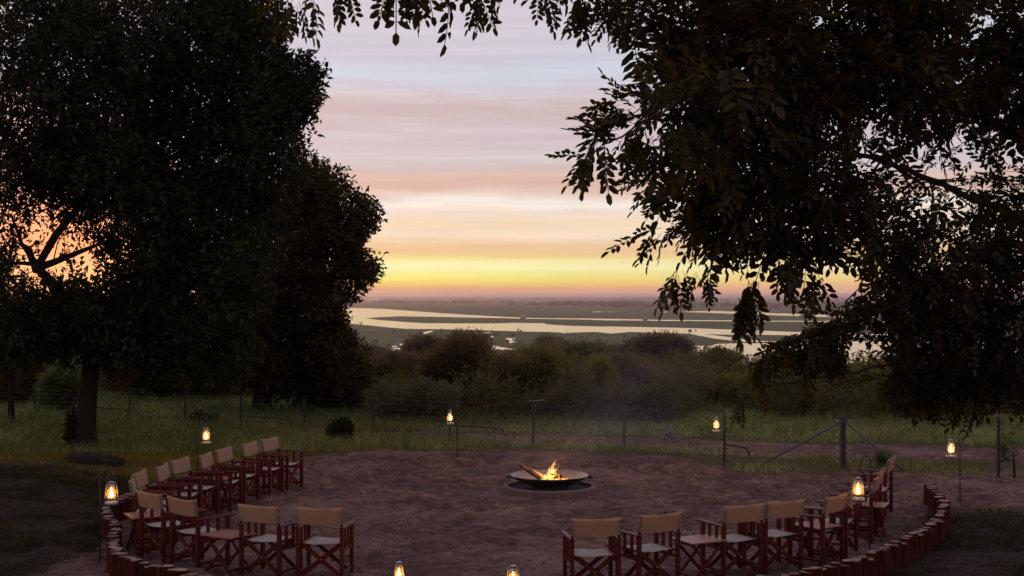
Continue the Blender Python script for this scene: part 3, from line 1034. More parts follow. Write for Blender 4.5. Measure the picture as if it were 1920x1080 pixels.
# ================================================================== safari chairs
def chair_meshes(var=0):
    vr = random.Random(50 + var); sg = vr.uniform(.006, .020); ph = vr.uniform(0, 6); cr = vr.uniform(.002, .006)
    W = .27; yb = -.235; yf = .215
    wood = M['mahogany']
    d = {}
    mk = lambda n, a, b, w, tt: bar_me(n, a, b, w, tt, wood)
    parts = []
    for s in (-1, 1):
        parts.append(('rear_post', mk('rear_post', (s * W, yb, 0), (s * W, yb, .62), .044, .050)))
        parts.append(('front_leg', mk('front_leg', (s * W, yf, 0), (s * W, yf, .60), .044, .050)))
        parts.append(('back_post', mk('back_post', (s * W, yb - .005, .625), (s * W, yb - .05, .86), .030, .030)))
        v, f = box_geo(s * (W + .006), .02, .622, .068, .60, .022)
        # arms narrow a little towards the back
        v = [Vector((s * (W + .006) + (p.x - s * (W + .006)) * (.72 if p.y < 0 else 1), p.y, p.z)) for p in v]
        parts.append(('armrest', bevel_mesh('armrest', v, f, .006, wood)))
        for y in (-.085, .065):
            parts.append(('slat', mk('slat', (s * W, y, .345), (s * W, y, .61), .026, .040)))
        parts.append(('side_rail', mk('side_rail', (s * W, yb + .02, .345), (s * W, yf - .02, .345), .020, .034)))
        parts.append(('foot_rail', mk('foot_rail', (s * (W - .002), yb + .02, .075), (s * (W - .002), yf - .02, .075), .020, .03)))
        parts.append(('seat_rail', mk('seat_rail', (s * (W - .045), yb + .01, .425), (s * (W - .045), yf + .005, .425), .03, .026)))
    for y, e in ((yf - .05, .012), (yb + .05, -.012)):
        for s in (-1, 1):
            parts.append(('cross_leg', bar_me('cross_leg', (s * (W - .03), y + e * s, .05), (-s * (W - .045), y + e * s, .415), .052, .022, wood, up=(0, 1, 0))))
        geo = tube_geo([(0, y - .03, .235), (0, y + .03, .235)], .009, 8)
        parts.append(('bolt', geo_me('bolt', geo, M['brass'])))
    # seat canvas, sagging
    nx, ny = 9, 7
    V = []; F = []
    for layer in (0, 1):
        for j in range(ny):
            for i in range(nx):
                u = i / (nx - 1) * 2 - 1; q = j / (ny - 1)
                x = u * (W - .028); y = yb + .02 + q * (yf - yb - .02)
                z = .443 - .022 * (1 - u * u) + .006 * math.sin(q * 9 + u * 3) * (1 - u * u) - layer * .004
                if abs(u) > .99: z -= .018
                V.append((x, y, z))
    k = nx * ny
    for j in range(ny - 1):
        for i in range(nx - 1):
            a = j * nx + i
            F.append((a, a + 1, a + nx + 1, a + nx)); F.append((k + a, k + a + nx, k + a + nx + 1, k + a + 1))
    for i in range(nx - 1):
        F.append((i, k + i, k + i + 1, i + 1)); b = (ny - 1) * nx + i; F.append((b, b + 1, k + b + 1, k + b))
    for j in range(ny - 1):
        a = j * nx; F.append((a, a + nx, k + a + nx, k + a)); b = a + nx - 1; F.append((b, k + b, k + b + nx, b + nx))
    parts.append(('seat', geo_me('seat', (V, F), M['seat_canvas'])))
    # canvas back: a loop round both posts
    prof = []
    m = 16
    for i in range(m + 1):
        u = -1 + 2 * i / m
        prof.append((u * (W - .0), -.022 + .014 * (1 - u * u)))
    for a in (-60, 0, 60):
        prof.append((W + .020 * math.cos(R(a)), .022 * math.sin(R(a))))
    for i in range(m + 1):
        u = 1 - 2 * i / m
        prof.append((u * (W - .0), .022 - .014 * (1 - u * u) - .004 * math.sin(u * 4)))
    for a in (120, 180, 240):
        prof.append((-W + .020 * math.cos(R(a)), .022 * math.sin(R(a))))
    V = []; F = []
    nz = 7; n = len(prof)
    for j in range(nz):
        z = .665 + j / (nz - 1) * .205
        lean = -.005 - .045 * (z - .625) / .235
        for (x, y) in prof:
            dz = -sg * (1 - (x / W) ** 2) if j in (0, nz - 1) else 0
            wr = cr * math.sin(x * 34 + j * 1.9 + ph) * (1 - (x / W) ** 2 * .8)
            V.append((x, yb + lean + y + wr, z + dz))
    for j in range(nz - 1):
        for i in range(n):
            i2 = (i + 1) % n
            F.append((j * n + i, j * n + i2, (j + 1) * n + i2, (j + 1) * n + i))
    parts.append(('backrest', geo_me('backrest', (V, F), M['canvas'])))
    return parts


CHAIR_VARS = [chair_meshes(v) for v in range(4)]
for v in CHAIR_VARS[1:]:      # wood is shared, only canvas differs
    for i, (n, me) in enumerate(v):
        if n not in ('seat', 'backrest'): v[i] = (n, CHAIR_VARS[0][i][1])
CHAIR_N = 0
CHAIR_GROUP = 'safari chairs round the fire'


def chair(px, py_top, deg, label, dD=0.0):
    s = (py_top - HORIZ) / (CAM_H - .865)
    D = FPX / s + dD
    X = (px - 960) / FPX * D
    a = R(deg)
    fx, fy = math.cos(a), math.sin(a)
    r = empty('safari_chair', (X + fx * .28, D + fy * .28, .012), a - R(90))
    tag(r, label, 'chair', CHAIR_GROUP)
    global CHAIR_N
    CHAIR_N += 1
    for n, me in CHAIR_VARS[CHAIR_N * 7 % 4]: link(n, me, r)
    return r


for args in [
    (505, 824, -18.5, 'farthest chair of the left row, its right side open to the sand', .12),
    (467, 831, -13.5, 'second farthest chair of the left row, beside the farthest one', -.02),
    (419, 843, -14, 'left row chair nearest the back lantern, grey canvas facing right', .08),
    (385, 852, -6, 'narrow-looking chair of the left row just below the back lantern', -.02),
    (337, 862, -14.5, 'left row chair with broad grey canvas, fifth from the far end', .05),
    (303, 873, -2.5, 'left row chair with narrow grey canvas, sixth from the far end', -.03),
    (262, 887, -1, 'left row chair at the bend, grey canvas turned to the fire', .06),
    (247, 897, 11, 'chair at the left bend seen edge-on behind the tan chairs', -.12),
    (280, 925, 45, 'leftmost chair seen from behind, tan canvas beside the left lantern', 0),
    (341, 936, 49, 'second chair seen from behind at left, tan canvas right of the leftmost', 0),
    (484, 950, 66, 'tan-backed chair right of the near left slatted table', 0),
    (598, 954, 82, 'front left chair nearest the entrance, tan back to the viewer', 0),
    (1118, 974, 98, 'front right chair nearest the entrance, its left armrest open to the sand', 0),
    (1239, 965, 118, 'second chair of the right arc, left of the slatted table', 0),
    (1396, 949, 115, 'third chair of the right arc, just right of the slatted table', 0),
    (1473, 941, 116, 'fourth chair along the right arc from the entrance, tan back', 0),
    (1567, 931, 141, 'slanting tan-backed chair just left of the right front lantern', 0),
    (1602, 918, 152, 'chair hidden behind the bright right front lantern', 0),
    (1645, 895, 158, 'edge-on chair of the right arc behind the lantern hook, the nearer of two', -.02),
    (1652, 884, 158, 'edge-on chair of the right arc behind the lantern hook, the farther of two', .05),
    (1671, 860, 155, 'farthest chair of the right arc, upright back beside the sand', 0),
]:
    chair(*args)


# ================================================================== folding slatted tables
def table_meshes():
    out = []
    w, dp, h = .50, .46, .47
    n = 5
    for i in range(n):
        y = (i - (n - 1) / 2) * dp / n
        v, f = box_geo(0, y, h, w, dp / n - .010, .018)
        out.append(('plank', bevel_mesh('plank', v, f, .003, M['tabletop'])))
    for s in (-1, 1):
        out.append(('rail', bar_me('rail', (s * .20, -dp / 2 + .02, h - .025), (s * .20, dp / 2 - .02, h - .025), .026, .03, M['mahogany'])))
    for y in (-.17, .17):
        for s in (-1, 1):
            out.append(('cross_leg', bar_me('cross_leg', (s * .22, y + s * .012, .0), (-s * .20, y + s * .012, h - .03), .036, .02, M['mahogany'], up=(0, 1, 0))))
    for s in (-1, 1):
        out.append(('stretcher', bar_me('stretcher', (s * .19, -.17, .07), (s * .19, .17, .07), .02, .028, M['mahogany'])))
    return out


TABLE_PARTS = table_meshes()


def table(px, py, deg, label, sx=1.0, dD=0.0):
    s = (py - HORIZ) / (CAM_H - .48)
    D = FPX / s + dD
    r = empty('slatted_table', ((px - 960) / FPX * D, D, .012), R(deg - 90))
    r.scale = (sx, 1, 1)
    tag(r, label, 'table', 'folding slatted tables between the chairs')
    for n, me in TABLE_PARTS: link(n, me, r)
    return D


table(428, 1002, 57, 'slatted table between the two tan-backed pairs at the front left')
table(272, 966, 28, 'slatted table at the left bend beside the leftmost lantern')
table(1310, 1012, 117, 'slatted table between second and third chair of the right arc')
table(1530, 985, 130, 'slatted table between the fourth and fifth chairs of the right arc', .9)
table(1632, 946, 155, 'slatted table hidden behind the right front lantern', .9)
table(1632, 917, 156, 'slatted table before the farthest right chair', .9)
table(306, 925, -2, 'slatted table nearest the bend in the left row', .66)
table(404, 897, -8, 'reddish slatted table in the middle of the left row', .8)
table(462, 872, -12, 'slatted table farthest back in the left row', .8)


# ================================================================== hurricane lanterns on hooks
def lantern_meshes():
    p = []
    tin = M['tin']
    p.append(('tank', geo_me('tank', lathe_geo([(.001, 0), (.080, 0), (.086, .008), (.084, .040), (.070, .052), (.034, .058), (.03, .07), (.001, .07)], 20), tin), None))
    p.append(('burner', geo_me('burner', lathe_geo([(.03, .068), (.042, .078), (.040, .092), (.018, .100), (.001, .100)], 16), M['brass']), None))
    p.append(('globe', geo_me('globe', lathe_geo([(.040, .080), (.055, .100), (.062, .128), (.059, .160), (.047, .205), (.036, .245)], 20), M['glass']), None))
    p.append(('wick_flame', geo_me('wick_flame', lathe_geo([(.001, .094), (.018, .100), (.030, .122), (.025, .150), (.012, .188), (.001, .226)], 12), M['flame']), None))
    p.append(('chimney_cap', geo_me('chimney_cap', lathe_geo([(.038, .242), (.048, .246), (.040, .256), (.030, .262), (.034, .285), (.040, .292), (.026, .302), (.001, .306)], 16), tin), None))
    for s in (-1, 1):
        pts = [(s * .070, 0, .045), (s * .082, 0, .080), (s * .080, 0, .150), (s * .066, 0, .230), (s * .052, 0, .275), (s * .030, 0, .288)]
        p.append(('side_tube', geo_me('side_tube', tube_geo(pts, .0075, 8), tin), None))
    pts = []
    for i in range(13):
        a = math.pi * i / 12
        pts.append((.058 * math.cos(a), 0, .262 + .135 * math.sin(a)))
    p.append(('bail_handle', geo_me('bail_handle', tube_geo(pts, .003, 6), M['wire']), None))
    g = [tube_geo([(.065 * math.cos(2 * math.pi * i / 16), .065 * math.sin(2 * math.pi * i / 16), .150) for i in range(17)], .0022, 5, False)]
    p.append(('globe_guard', geo_me('globe_guard', join_geo(g), M['wire']), None))
    return p


LAMP_PARTS = lantern_meshes()


def lantern(loc, rotz, label, watts=26.0, tilt=0.0):
    r = empty('hurricane_lantern', loc, rotz)
    r.rotation_euler = (tilt, 0, rotz)
    tag(r, label, 'lantern', 'lit hurricane lanterns')
    for n, me, _ in LAMP_PARTS: link(n, me, r)
    ld = bpy.data.lights.new('lantern_light', 'POINT'); ld.energy = watts * random.uniform(.7, 1.25); ld.color = (1, .60, .26); ld.shadow_soft_size = .022
    lo = bpy.data.objects.new('lantern_light', ld); COL.objects.link(lo); lo.parent = r; lo.location = (0, 0, .150)
    return r


def hook_pole(x, y, h, side, label):
    """shepherd's hook: rod, crook and upturned tip; returns where a handle hangs"""
    r = empty('lantern_pole', (x, y, 0))
    tag(r, label, 'pole', "shepherd's hook poles")
    link('rod', geo_me('rod', tube_geo([(0, 0, -.05), (0, 0, h * .5), (0, 0, h - .07)], .0095, 8), M['iron']), r)
    pts = [(0, 0, h - .075)]
    for i in range(9):
        a = math.pi * i / 8
        pts.append((side * (.055 - .055 * math.cos(a)), 0, h - .055 + .055 * math.sin(a)))
    pts += [(side * .112, 0, h - .10), (side * .118, 0, h - .145)]
    for i in range(1, 6):
        a = math.pi + math.pi * .62 * i / 5
        pts.append((side * (.118 + .030 + .030 * math.cos(a)), 0, h - .145 + .034 * math.sin(a)))
    link('crook', geo_me('crook', tube_geo(pts, .0085, 8), M['iron']), r)
    link('foot_plate', geo_me('foot_plate', tube_geo([(-.07, 0, .06), (.07, 0, .06)], .008, 6), M['iron']), r)
    return Vector((x + side * .148, y, h - .178))


def hanging(px, D, h, side, plabel, llabel, rz, watts=26.0):
    x = (px - 960) / FPX * D
    p = hook_pole(x, D, h, side, plabel)
    lantern((p.x, p.y, p.z - .392), rz, llabel, watts)


hanging(187, 17.35, 1.30, 1, 'hook pole carrying the leftmost lantern', 'lit lantern hanging leftmost, beside the tan-backed chairs', .5)
hanging(371, 24.6, 1.28, 1, 'hook pole behind the left row of chairs', 'lit lantern hanging in the grass behind the left row', .9)
hanging(857, 28.5, 1.26, -1, 'hook pole in the sand left of the fire', 'lit lantern at the far side, left of the fire', 1.4)
hanging(1357, 26.9, 1.26, -1, 'hook pole in the sand right of the fire', 'lit lantern at the far side, right of the fire', 1.2)
hanging(1800, 22.2, 1.32, -1, 'hook pole at the grass edge on the right', 'rightmost lit lantern, beyond the end of the palisade', .6)
hanging(1631, 17.2, 1.37, -1, 'hook pole just inside the right palisade', 'largest and brightest lit lantern in front of the right chairs', .25)
# two lanterns stand on the sand either side of the way in
for px, top, lab, rz in ((748, 1037, 'lit lantern on the sand at the bottom edge, the left one', .9), (962, 1044, 'lit lantern on the sand at the bottom edge, the right one', -.35)):
    D = FPX / ((top - HORIZ) / (CAM_H - .40))
    lantern(((px - 960) / FPX * D, D, .0), rz, lab, 26.0)


# ================================================================== electric fence
_ins = lathe_geo([(.001, -.022), (.024, -.014), (.014, 0), (.024, .014), (.001, .022)], 8)
INSUL = [geo_me('insulator', _ins, M['porcelain'], False), geo_me('insulator', _ins, M['insul_pale'], False)]


def build_fence():
    base = [(-260, 772), (-90, 777), (65, 783), (152, 787), (243, 790), (347, 797), (451, 806), (570, 809), (700, 818), (843, 826), (1000, 838), (1170, 842), (1358, 866), (1581, 878), (1872, 892), (2180, 905), (2500, 918)]
    root = empty('electric_fence', (G(*base[0]).x, G(*base[0]).y, 0))
    tag(root, 'dark steel electric fence of slim posts and wires behind the fire circle', 'fence')
    o0 = root.location.copy()
    hts = []
    tops = []
    for k, (px, py) in enumerate(base):
        p = G(px, py)
        corner = (px == 1581)
        h = 1.0 if px < 1400 else (1.02 if corner else 1.10)
        if px < 700: h = .86
        tops.append((p, h))
        if corner:
            po = link('corner_post', geo_me('corner_post', tube_geo([(0, 0, -.1), (0, 0, h)], .052, 10), M['steel'], False), root, p - o0)
            po['label'] = 'thick corner post'
        else:
            po = link('post', geo_me('post', tube_geo([(0, 0, -.1), (0, 0, h)], .021 if px < 1700 else .030, 8), M['steel'], False), root, p - o0)
        # row of insulators
        for i in range(7):
            z = .14 + i * (h - .2) / 6.2
            for sx in ((1, -1) if corner else (1,)):
                link('insulator', INSUL[1 if corner else 0], po, (sx * (.125 if corner else .036), -.01, z))
        # some posts carry a bar across the top, some a low offset bracket
        if px in (243, 1000):
            a = .34
            link('top_bar', geo_me('top_bar', tube_geo([(-.16, 0, h + .01), (.42 if px == 243 else .24, 0, h - .01 if px == 243 else h + .05)], .016, 6), M['steel'] if px == 243 else M['wire']), po)
        if px in (152, 451, 843, 1358):
            L = 1.25 if px != 1358 else .46
            link('offset_bracket', geo_me('offset_bracket', tube_geo([(0, -.02, .36), (L * .85, -.04, .30), (L, -.05, .26), (L + .05, -.06, .10)], .018, 6), M['steel']), po)
        if px == 1872:
            link('stay', geo_me('stay', tube_geo([(0, 0, .25), (.30, .02, .42), (.31, .02, -.05)], .026, 6), M['steel']), po)
        if px == 1581:
            for tx, ty in ((1425, 873), (1694, 882)):
                q = G(tx, ty) - p
                link('brace', geo_me('brace', tube_geo([(0, -.02, h - .08), (q.x, q.y, 0)], .021, 8), M['bluepipe']), po)
    for i in range(7):
        pts = []
        for (p, h) in tops:
            z = .14 + i * (h - .2) / 6.2
            pts.append(p - o0 + Vector((.05, -.03, z)))
        link('wire', geo_me('wire', tube_geo(pts, .0016, 4), M['wire']), root)


build_fence()


# ================================================================== foliage tools
def leaf_quad(L, w, droop=.15):
    return np.array([(0, 0, 0), (-w / 2, L * .45, w * .18), (0, L, -L * droop), (w / 2, L * .45, w * .18)]), np.array([[0, 1, 2, 3]])


def leaf_oval(L, w, droop=.12):
    return (np.array([(0, 0, 0), (-w * .46, L * .28, w * .16), (-w * .44, L * .72, w * .13 - L * droop * .5), (0, L, -L * droop), (w * .44, L * .72, w * .13 - L * droop * .5), (w * .46, L * .28, w * .16)]),
            np.array([[0, 1, 2, 3], [0, 3, 4, 5]]))


def rot_z(a):
    c, s = math.cos(a), math.sin(a)
    return np.array([[c, -s, 0], [s, c, 0], [0, 0, 1]])


def sprig_pinnate(n, L, leafL, leafW, seed, oval=True, rachis=True, arch=.25):
    """a compound leaf along +Y: paired leaflets on a thin stalk"""
    rr = random.Random(seed)
    V = []; F = []; o = 0

    def add(v, f):
        nonlocal o
        V.append(v); F.append(f + o); o += len(v)
    pairs = n // 2
    for i in range(pairs + 1):
        f = (.22 + .78 * i / pairs)
        y = f * L; z = -arch * L * f * f
        sides = (-1, 1) if i < pairs else (0,)
        for s in sides:
            ll = leafL * rr.uniform(.8, 1.1) * (1 - .25 * abs(f - .6))
            v, fc = (leaf_oval if oval else leaf_quad)(ll, leafW * rr.uniform(.85, 1.1))
            tilt = rr.uniform(-.5, .3)
            c, sn = math.cos(tilt), math.sin(tilt)
            Rx = np.array([[1, 0, 0], [0, c, -sn], [0, sn, c]])
            v = v @ Rx.T
            v = v @ rot_z(-s * rr.uniform(.75, 1.15)).T
            add(v + np.array([s * .004, y, z]), fc)
    if rachis:
        w = .0022
        m = 5
        for i in range(m):
            a, b = i / m, (i + 1) / m
            for q in ((w, 0), (0, w)):
                v = np.array([(-q[0], a * L, -arch * L * a * a - q[1]), (q[0], a * L, -arch * L * a * a + q[1]), (q[0], b * L, -arch * L * b * b + q[1]), (-q[0], b * L, -arch * L * b * b - q[1])])
                add(v, np.array([[0, 1, 2, 3]]))
    return np.concatenate(V), np.concatenate(F)


def sprig_tuft(n, L, leafL, leafW, seed):
    """a twig end with leaves all round"""
    rr = random.Random(seed); V = []; F = []; o = 0
    for i in range(n):
        v, f = leaf_quad(leafL * rr.uniform(.7, 1.15), leafW * rr.uniform(.8, 1.15), rr.uniform(.0, .3))
        a = rr.uniform(-1.5, 1.5); b = rr.uniform(-.9, .5)
        c, s = math.cos(b), math.sin(b)
        v = v @ np.array([[1, 0, 0], [0, c, -s], [0, s, c]]).T
        r = rr.uniform(0, 6.28); c, s = math.cos(r), math.sin(r)
        v = v @ rot_z(a).T
        v = v @ np.array([[c, 0, s], [0, 1, 0], [-s, 0, c]]).T
        v = v + np.array([rr.uniform(-.25, .25) * L, L * (i + .3) / n, rr.uniform(-.25, .25) * L])
        V.append(v); F.append(f + o); o += len(v)
    return np.concatenate(V), np.concatenate(F)


def place(tpls, pos, dirs, scale, rg):
    """copies of the templates at pos, local +Y along dirs"""
    k = len(pos)
    pos = np.asarray(pos); d = np.asarray(dirs, float)
    d /= np.linalg.norm(d, axis=1, keepdims=True) + 1e-9
    up = np.tile(np.array([0, 0, 1.0]), (k, 1)) + rg.normal(0, .35, (k, 3))
    x = np.cross(d, up); x /= np.linalg.norm(x, axis=1, keepdims=True) + 1e-9
    z = np.cross(x, d)
    which = rg.integers(0, len(tpls), k)
    Vs = []; Fs = []; o = 0
    for ti, (tv, tf) in enumerate(tpls):
        m = which == ti
        n = int(m.sum())
        if not n: continue
        t = tv[None] * np.asarray(scale)[m][:, None, None]
        v = t[..., :1] * x[m][:, None] + t[..., 1:2] * d[m][:, None] + t[..., 2:] * z[m][:, None] + pos[m][:, None]
        Vs.append(v.reshape(-1, 3))
        Fs.append((tf[None] + (np.arange(n) * len(tv))[:, None, None] + o).reshape(-1, tf.shape[1]))
        o += n * len(tv)
    return np.concatenate(Vs), np.concatenate(Fs)


def fill(lobes, rg, per_clump=9, clump_r=.28, shell=.45, droop=.25, out=.7):
    """lobes: (centre, radii, number of sprigs) -> positions and directions, in clumps"""
    Ps = []; Ds = []
    for c, r, n in lobes:
        c = np.array(c); r = np.array(r)
        nc = max(1, int(n / per_clump))
        u = rg.normal(size=(nc, 3)); u /= np.linalg.norm(u, axis=1, keepdims=True)
        rad = rg.uniform(0, 1, (nc, 1)) ** shell
        cc = u * rad
        idx = rg.integers(0, nc, n)
        size = clump_r * rg.uniform(.6, 1.3, (nc, 1))
        off = np.clip(rg.normal(size=(n, 3)), -1.7, 1.7) * size[idx]
        p = cc[idx] * r + off
        Ps.append(p + c)
        dd = p / r
        dd = dd / (np.linalg.norm(dd, axis=1, keepdims=True) + 1e-6) * out + rg.normal(size=(n, 3)) * .55 + off / (np.linalg.norm(off, axis=1, keepdims=True) + 1e-6) * .5
        dd[:, 2] -= droop
        Ds.append(dd)
    return np.concatenate(Ps), np.concatenate(Ds)


def limb_pts(a, b, rr, wob=.12, n=6, sag=0.0):
    a = Vector(a); b = Vector(b); L = (b - a).length
    pts = []
    o1 = Vector((rr.uniform(-1, 1), rr.uniform(-1, 1), rr.uniform(-.6, .6))) * L * wob
    o2 = Vector((rr.uniform(-1, 1), rr.uniform(-1, 1), rr.uniform(-.6, .6))) * L * wob * .6
    for i in range(n + 1):
        f = i / n
        pts.append(a.lerp(b, f) + o1 * math.sin(math.pi * f) + o2 * math.sin(2 * math.pi * f) + Vector((0, 0, -sag * L * f * f)))
    return pts


def to_px(p):
    return 960 + FPX * p[:, 0] / p[:, 1], HORIZ - FPX * (p[:, 2] - CAM_H) / p[:, 1]


def prune(pos, d, L, rules, rg):
    """cut back sprigs that would grow into the open parts of a crown; rules: (outline, share kept)"""
    dn = d / (np.linalg.norm(d, axis=1, keepdims=True) + 1e-9)
    keep = np.ones(len(pos), bool)
    dep = pos[:, 1]
    jit = 150.0 / dep                      # ragged by about half a sprig
    for f in (0.0, .55):
        x, y = to_px(pos + dn * L * f)
        q = 26.0 / jit
        x = x + (vnoise(x / jit / 2.2, y / jit / 2.2, 71, 2) - .5) * jit * 3.0
        y = y + (vnoise(x / jit / 2.2, y / jit / 2.2, 72, 2) - .5) * jit * 3.0
        for poly, share in rules:
            keep &= ~(in_poly(x, y, poly) & (rg.uniform(0, 1, len(pos)) > share ** .5))
    return keep


OPEN_LEFT = [(505, -60), (530, 15), (539, 60), (529, 88), (545, 100), (585, 97), (606, 150), (597, 190), (590, 234), (566, 250), (540, 259), (566, 262), (597, 288), (645, 312), (660, 348), (688, 358), (716, 398), (713, 424),
             (686, 444), (681, 462), (698, 482), (721, 495), (710, 521), (683, 537), (670, 558), (645, 564), (650, 590), (645, 602), (672, 640), (696, 680), (694, 727), (670, 764), (640, 776), (600, 764), (560, 764), (545, 748),
             (500, 750), (470, 742), (440, 728), (400, 724), (350, 722), (325, 705), (250, 704), (180, 694), (90, 694), (-200, 700), (-200, 1000), (1100, 1000), (1100, -60)]
SUN_GAP = [(25, 464), (36, 440), (66, 428), (84, 396), (132, 414), (148, 446), (156, 474), (118, 484), (75, 497), (45, 506)]
SUN_WIDE = [(-20, 420), (60, 378), (150, 385), (190, 440), (235, 500), (222, 545), (120, 540), (40, 530), (-20, 510)]
RULES_LEFT = [(OPEN_LEFT, .012), (SUN_GAP, .42), (SUN_WIDE, .85)]

# ================================================================== the two big left trees
TUFTS = [sprig_tuft(7, .30, .15, .058, s) for s in range(6)]


def lobe_px(px, py, D, rx, ry, rd, n):
    c = P(px, py, D)
    return (c, (rx / FPX * D, rd, ry / FPX * D), n)


def big_tree(name, label, base, trunk_pts, trunk_rad, forks, lobes, mat, seed, tpls=TUFTS, cl=.30, scale=(.75, 1.25), group=None, droop=.3):
    root = empty(name, base)
    tag(root, label, 'tree', group)
    rr = random.Random(seed); rg = np.random.default_rng(seed)
    b = Vector(base)
    geos = [tube_geo([Vector(p) - b for p in trunk_pts], trunk_rad, 14)]
    link('trunk', geo_me('trunk', geos[0], M['bark']), root)
    ftop = [Vector(p) for p in forks]
    g2 = []
    for c, r, n in lobes:
        s = min(ftop, key=lambda q: (q - Vector(c)).length)
        k = max(.018, trunk_rad[-1] * .38 * rr.uniform(.5, 1))
        pts = limb_pts(s, Vector(c) + Vector((rr.uniform(-.3, .3) * r[0], 0, rr.uniform(-.2, .4) * r[2])), rr, .13, 7)
        g2.append(tube_geo([p - b for p in pts], [k * (1 - .8 * i / 7) for i in range(8)], 7))
        for q in range(3):
            st = pts[rr.randint(3, 6)]
            en = Vector(c) + Vector((rr.uniform(-1, 1) * r[0], rr.uniform(-1, 1) * r[1], rr.uniform(-1, 1) * r[2])) * .9
            pp = limb_pts(st, en, rr, .15, 5)
            g2.append(tube_geo([p - b for p in pp], [k * .32 * (1 - .8 * i / 5) for i in range(6)], 5))
    tag(link('branches', geo_me('branches', join_geo(g2), M['bark']), root), kind='stuff')
    pos, d = fill(lobes, rg, 15, cl * .80, .40, droop)
    k = prune(pos, d, .34, RULES_LEFT, rg); pos, d = pos[k], d[k]
    V, F = place(tpls, pos, d, rg.uniform(*scale, len(pos)), rg)
    big_mesh('crown', V - np.array(base), F, mat, root)
    return root


tb = G(157, 838)
D1 = tb.y
fk = [P(172, 640, D1 + .2), P(60, 495, D1 - .3), P(200, 470, D1 + .3), P(150, 380, D1 + .1), P(260, 330, D1)]
L1 = [(40, 40, 1, 150, 100, 2.6, 700), (170, 50, 0, 150, 100, 2.6, 800), (300, 60, -1, 140, 110, 2.6, 800), (410, 70, 0, 120, 110, 2.4, 800), (470, 40, 1, 75, 70, 1.6, 500),
      (505, 155, 0, 80, 85, 1.5, 650), (555, 165, .3, 42, 55, .8, 260), (440, 200, -.5, 110, 100, 2.0, 650), (310, 200, .5, 120, 95, 2.4, 600), (180, 180, -.5, 120, 95, 2.6, 650), (50, 190, 0, 120, 100, 2.6, 700),
      (30, 310, -1, 110, 75, 2.2, 600), (130, 300, .4, 110, 70, 2.3, 600), (240, 320, -.7, 110, 90, 2.4, 700), (350, 310, .6, 120, 100, 2.4, 750), (460, 300, -.2, 100, 85, 2.0, 600), (525, 275, 0, 45, 45, .9, 220),
      (320, 440, -.8, 95, 90, 2.0, 650), (420, 420, .8, 110, 100, 2.0, 700), (250, 400, .5, 45, 40, 1.2, 130),
      (60, 590, -.8, 110, 45, 1.9, 500), (150, 610, .5, 110, 50, 2.0, 560), (250, 590, -.5, 85, 65, 1.8, 560), (330, 560, .3, 95, 90, 2.0, 700), (420, 540, -.6, 100, 100, 1.9, 750),
      (30, 660, .5, 70, 40, 1.4, 260), (110, 655, -.4, 60, 35, 1.2, 180), (230, 665, .4, 70, 45, 1.4, 260), (310, 680, -.5, 80, 55, 1.4, 360), (400, 670, .2, 80, 60, 1.6, 400),
      (10, 450, .2, 40, 60, 1.4, 90), (240, 500, .3, 50, 50, 1.2, 160), (110, 440, .6, 85, 55, 1.2, 90), (190, 420, .6, 50, 40, 1.2, 160), (60, 400, .6, 70, 20, 1.2, 60), (20, 500, .6, 45, 40, 1.2, 70)]
lobes1 = [lobe_px(a, b - (26 if b > 650 else 8 if b > 570 else 0), D1 + c, d, e, f, int(n * 1.25)) for a, b, c, d, e, f, n in L1]
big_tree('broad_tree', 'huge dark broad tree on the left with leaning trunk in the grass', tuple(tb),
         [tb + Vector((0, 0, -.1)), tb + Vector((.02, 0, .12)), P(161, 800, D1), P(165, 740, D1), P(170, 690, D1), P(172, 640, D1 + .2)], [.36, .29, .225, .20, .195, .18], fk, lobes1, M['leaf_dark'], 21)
# the bare crossing limbs that show against the glow
root1 = [o for o in COL.objects if o.name.startswith('broad_tree')][0]
g = []
for pts, r0, r1 in (([(172, 640), (120, 560), (70, 500), (105, 440), (150, 385), (190, 330)], .15, .05), ([(62, 505), (100, 492), (150, 472), (200, 452)], .10, .03), ([(72, 498), (40, 455), (20, 400)], .06, .02),
                    ([(100, 490), (108, 455), (128, 425)], .018, .008), ([(120, 486), (122, 455), (110, 430)], .014, .006), ([(135, 478), (150, 450), (146, 420)], .014, .006)):
    m = len(pts)
    g.append(tube_geo([P(a, b, D1 - .4) - tb for a, b in pts], [r0 + (r1 - r0) * i / (m - 1) for i in range(m)], 8))
link('bare_limb', geo_me('bare_limb', join_geo(g), M['bark']), root1)

tb2 = G(492, 773)
D2 = tb2.y
fk2 = [P(498, 690, D2), P(470, 600, D2), P(540, 580, D2 + .3), P(560, 480, D2)]
L2 = [(520, 370, 0, 75, 60, 2.0, 560), (590, 355, .4, 55, 45, 1.5, 360), (630, 400, -.3, 55, 60, 1.6, 460), (670, 410, .2, 38, 40, 1.0, 220), (590, 450, .5, 80, 75, 2.2, 700), (510, 470, -.4, 90, 85, 2.3, 760),
      (655, 480, 0, 52, 42, 1.2, 230), (690, 492, .3, 24, 18, .6, 70), (620, 550, -.3, 50, 50, 1.6, 420), (550, 560, .4, 90, 75, 2.2, 760), (470, 580, -.2, 90, 80, 2.2, 720), (600, 640, .3, 75, 60, 2.0, 600),
      (640, 670, -.4, 55, 55, 1.6, 480), (650, 720, .2, 38, 30, 1.2, 190), (590, 715, .2, 60, 40, 1.5, 330), (520, 690, -.4, 70, 45, 1.6, 400), (450, 690, .2, 60, 42, 1.6, 300), (560, 735, .3, 35, 22, .9, 110),
      (400, 640, .8, 60, 55, 1.6, 300), (380, 700, .9, 55, 32, 1.2, 170)]
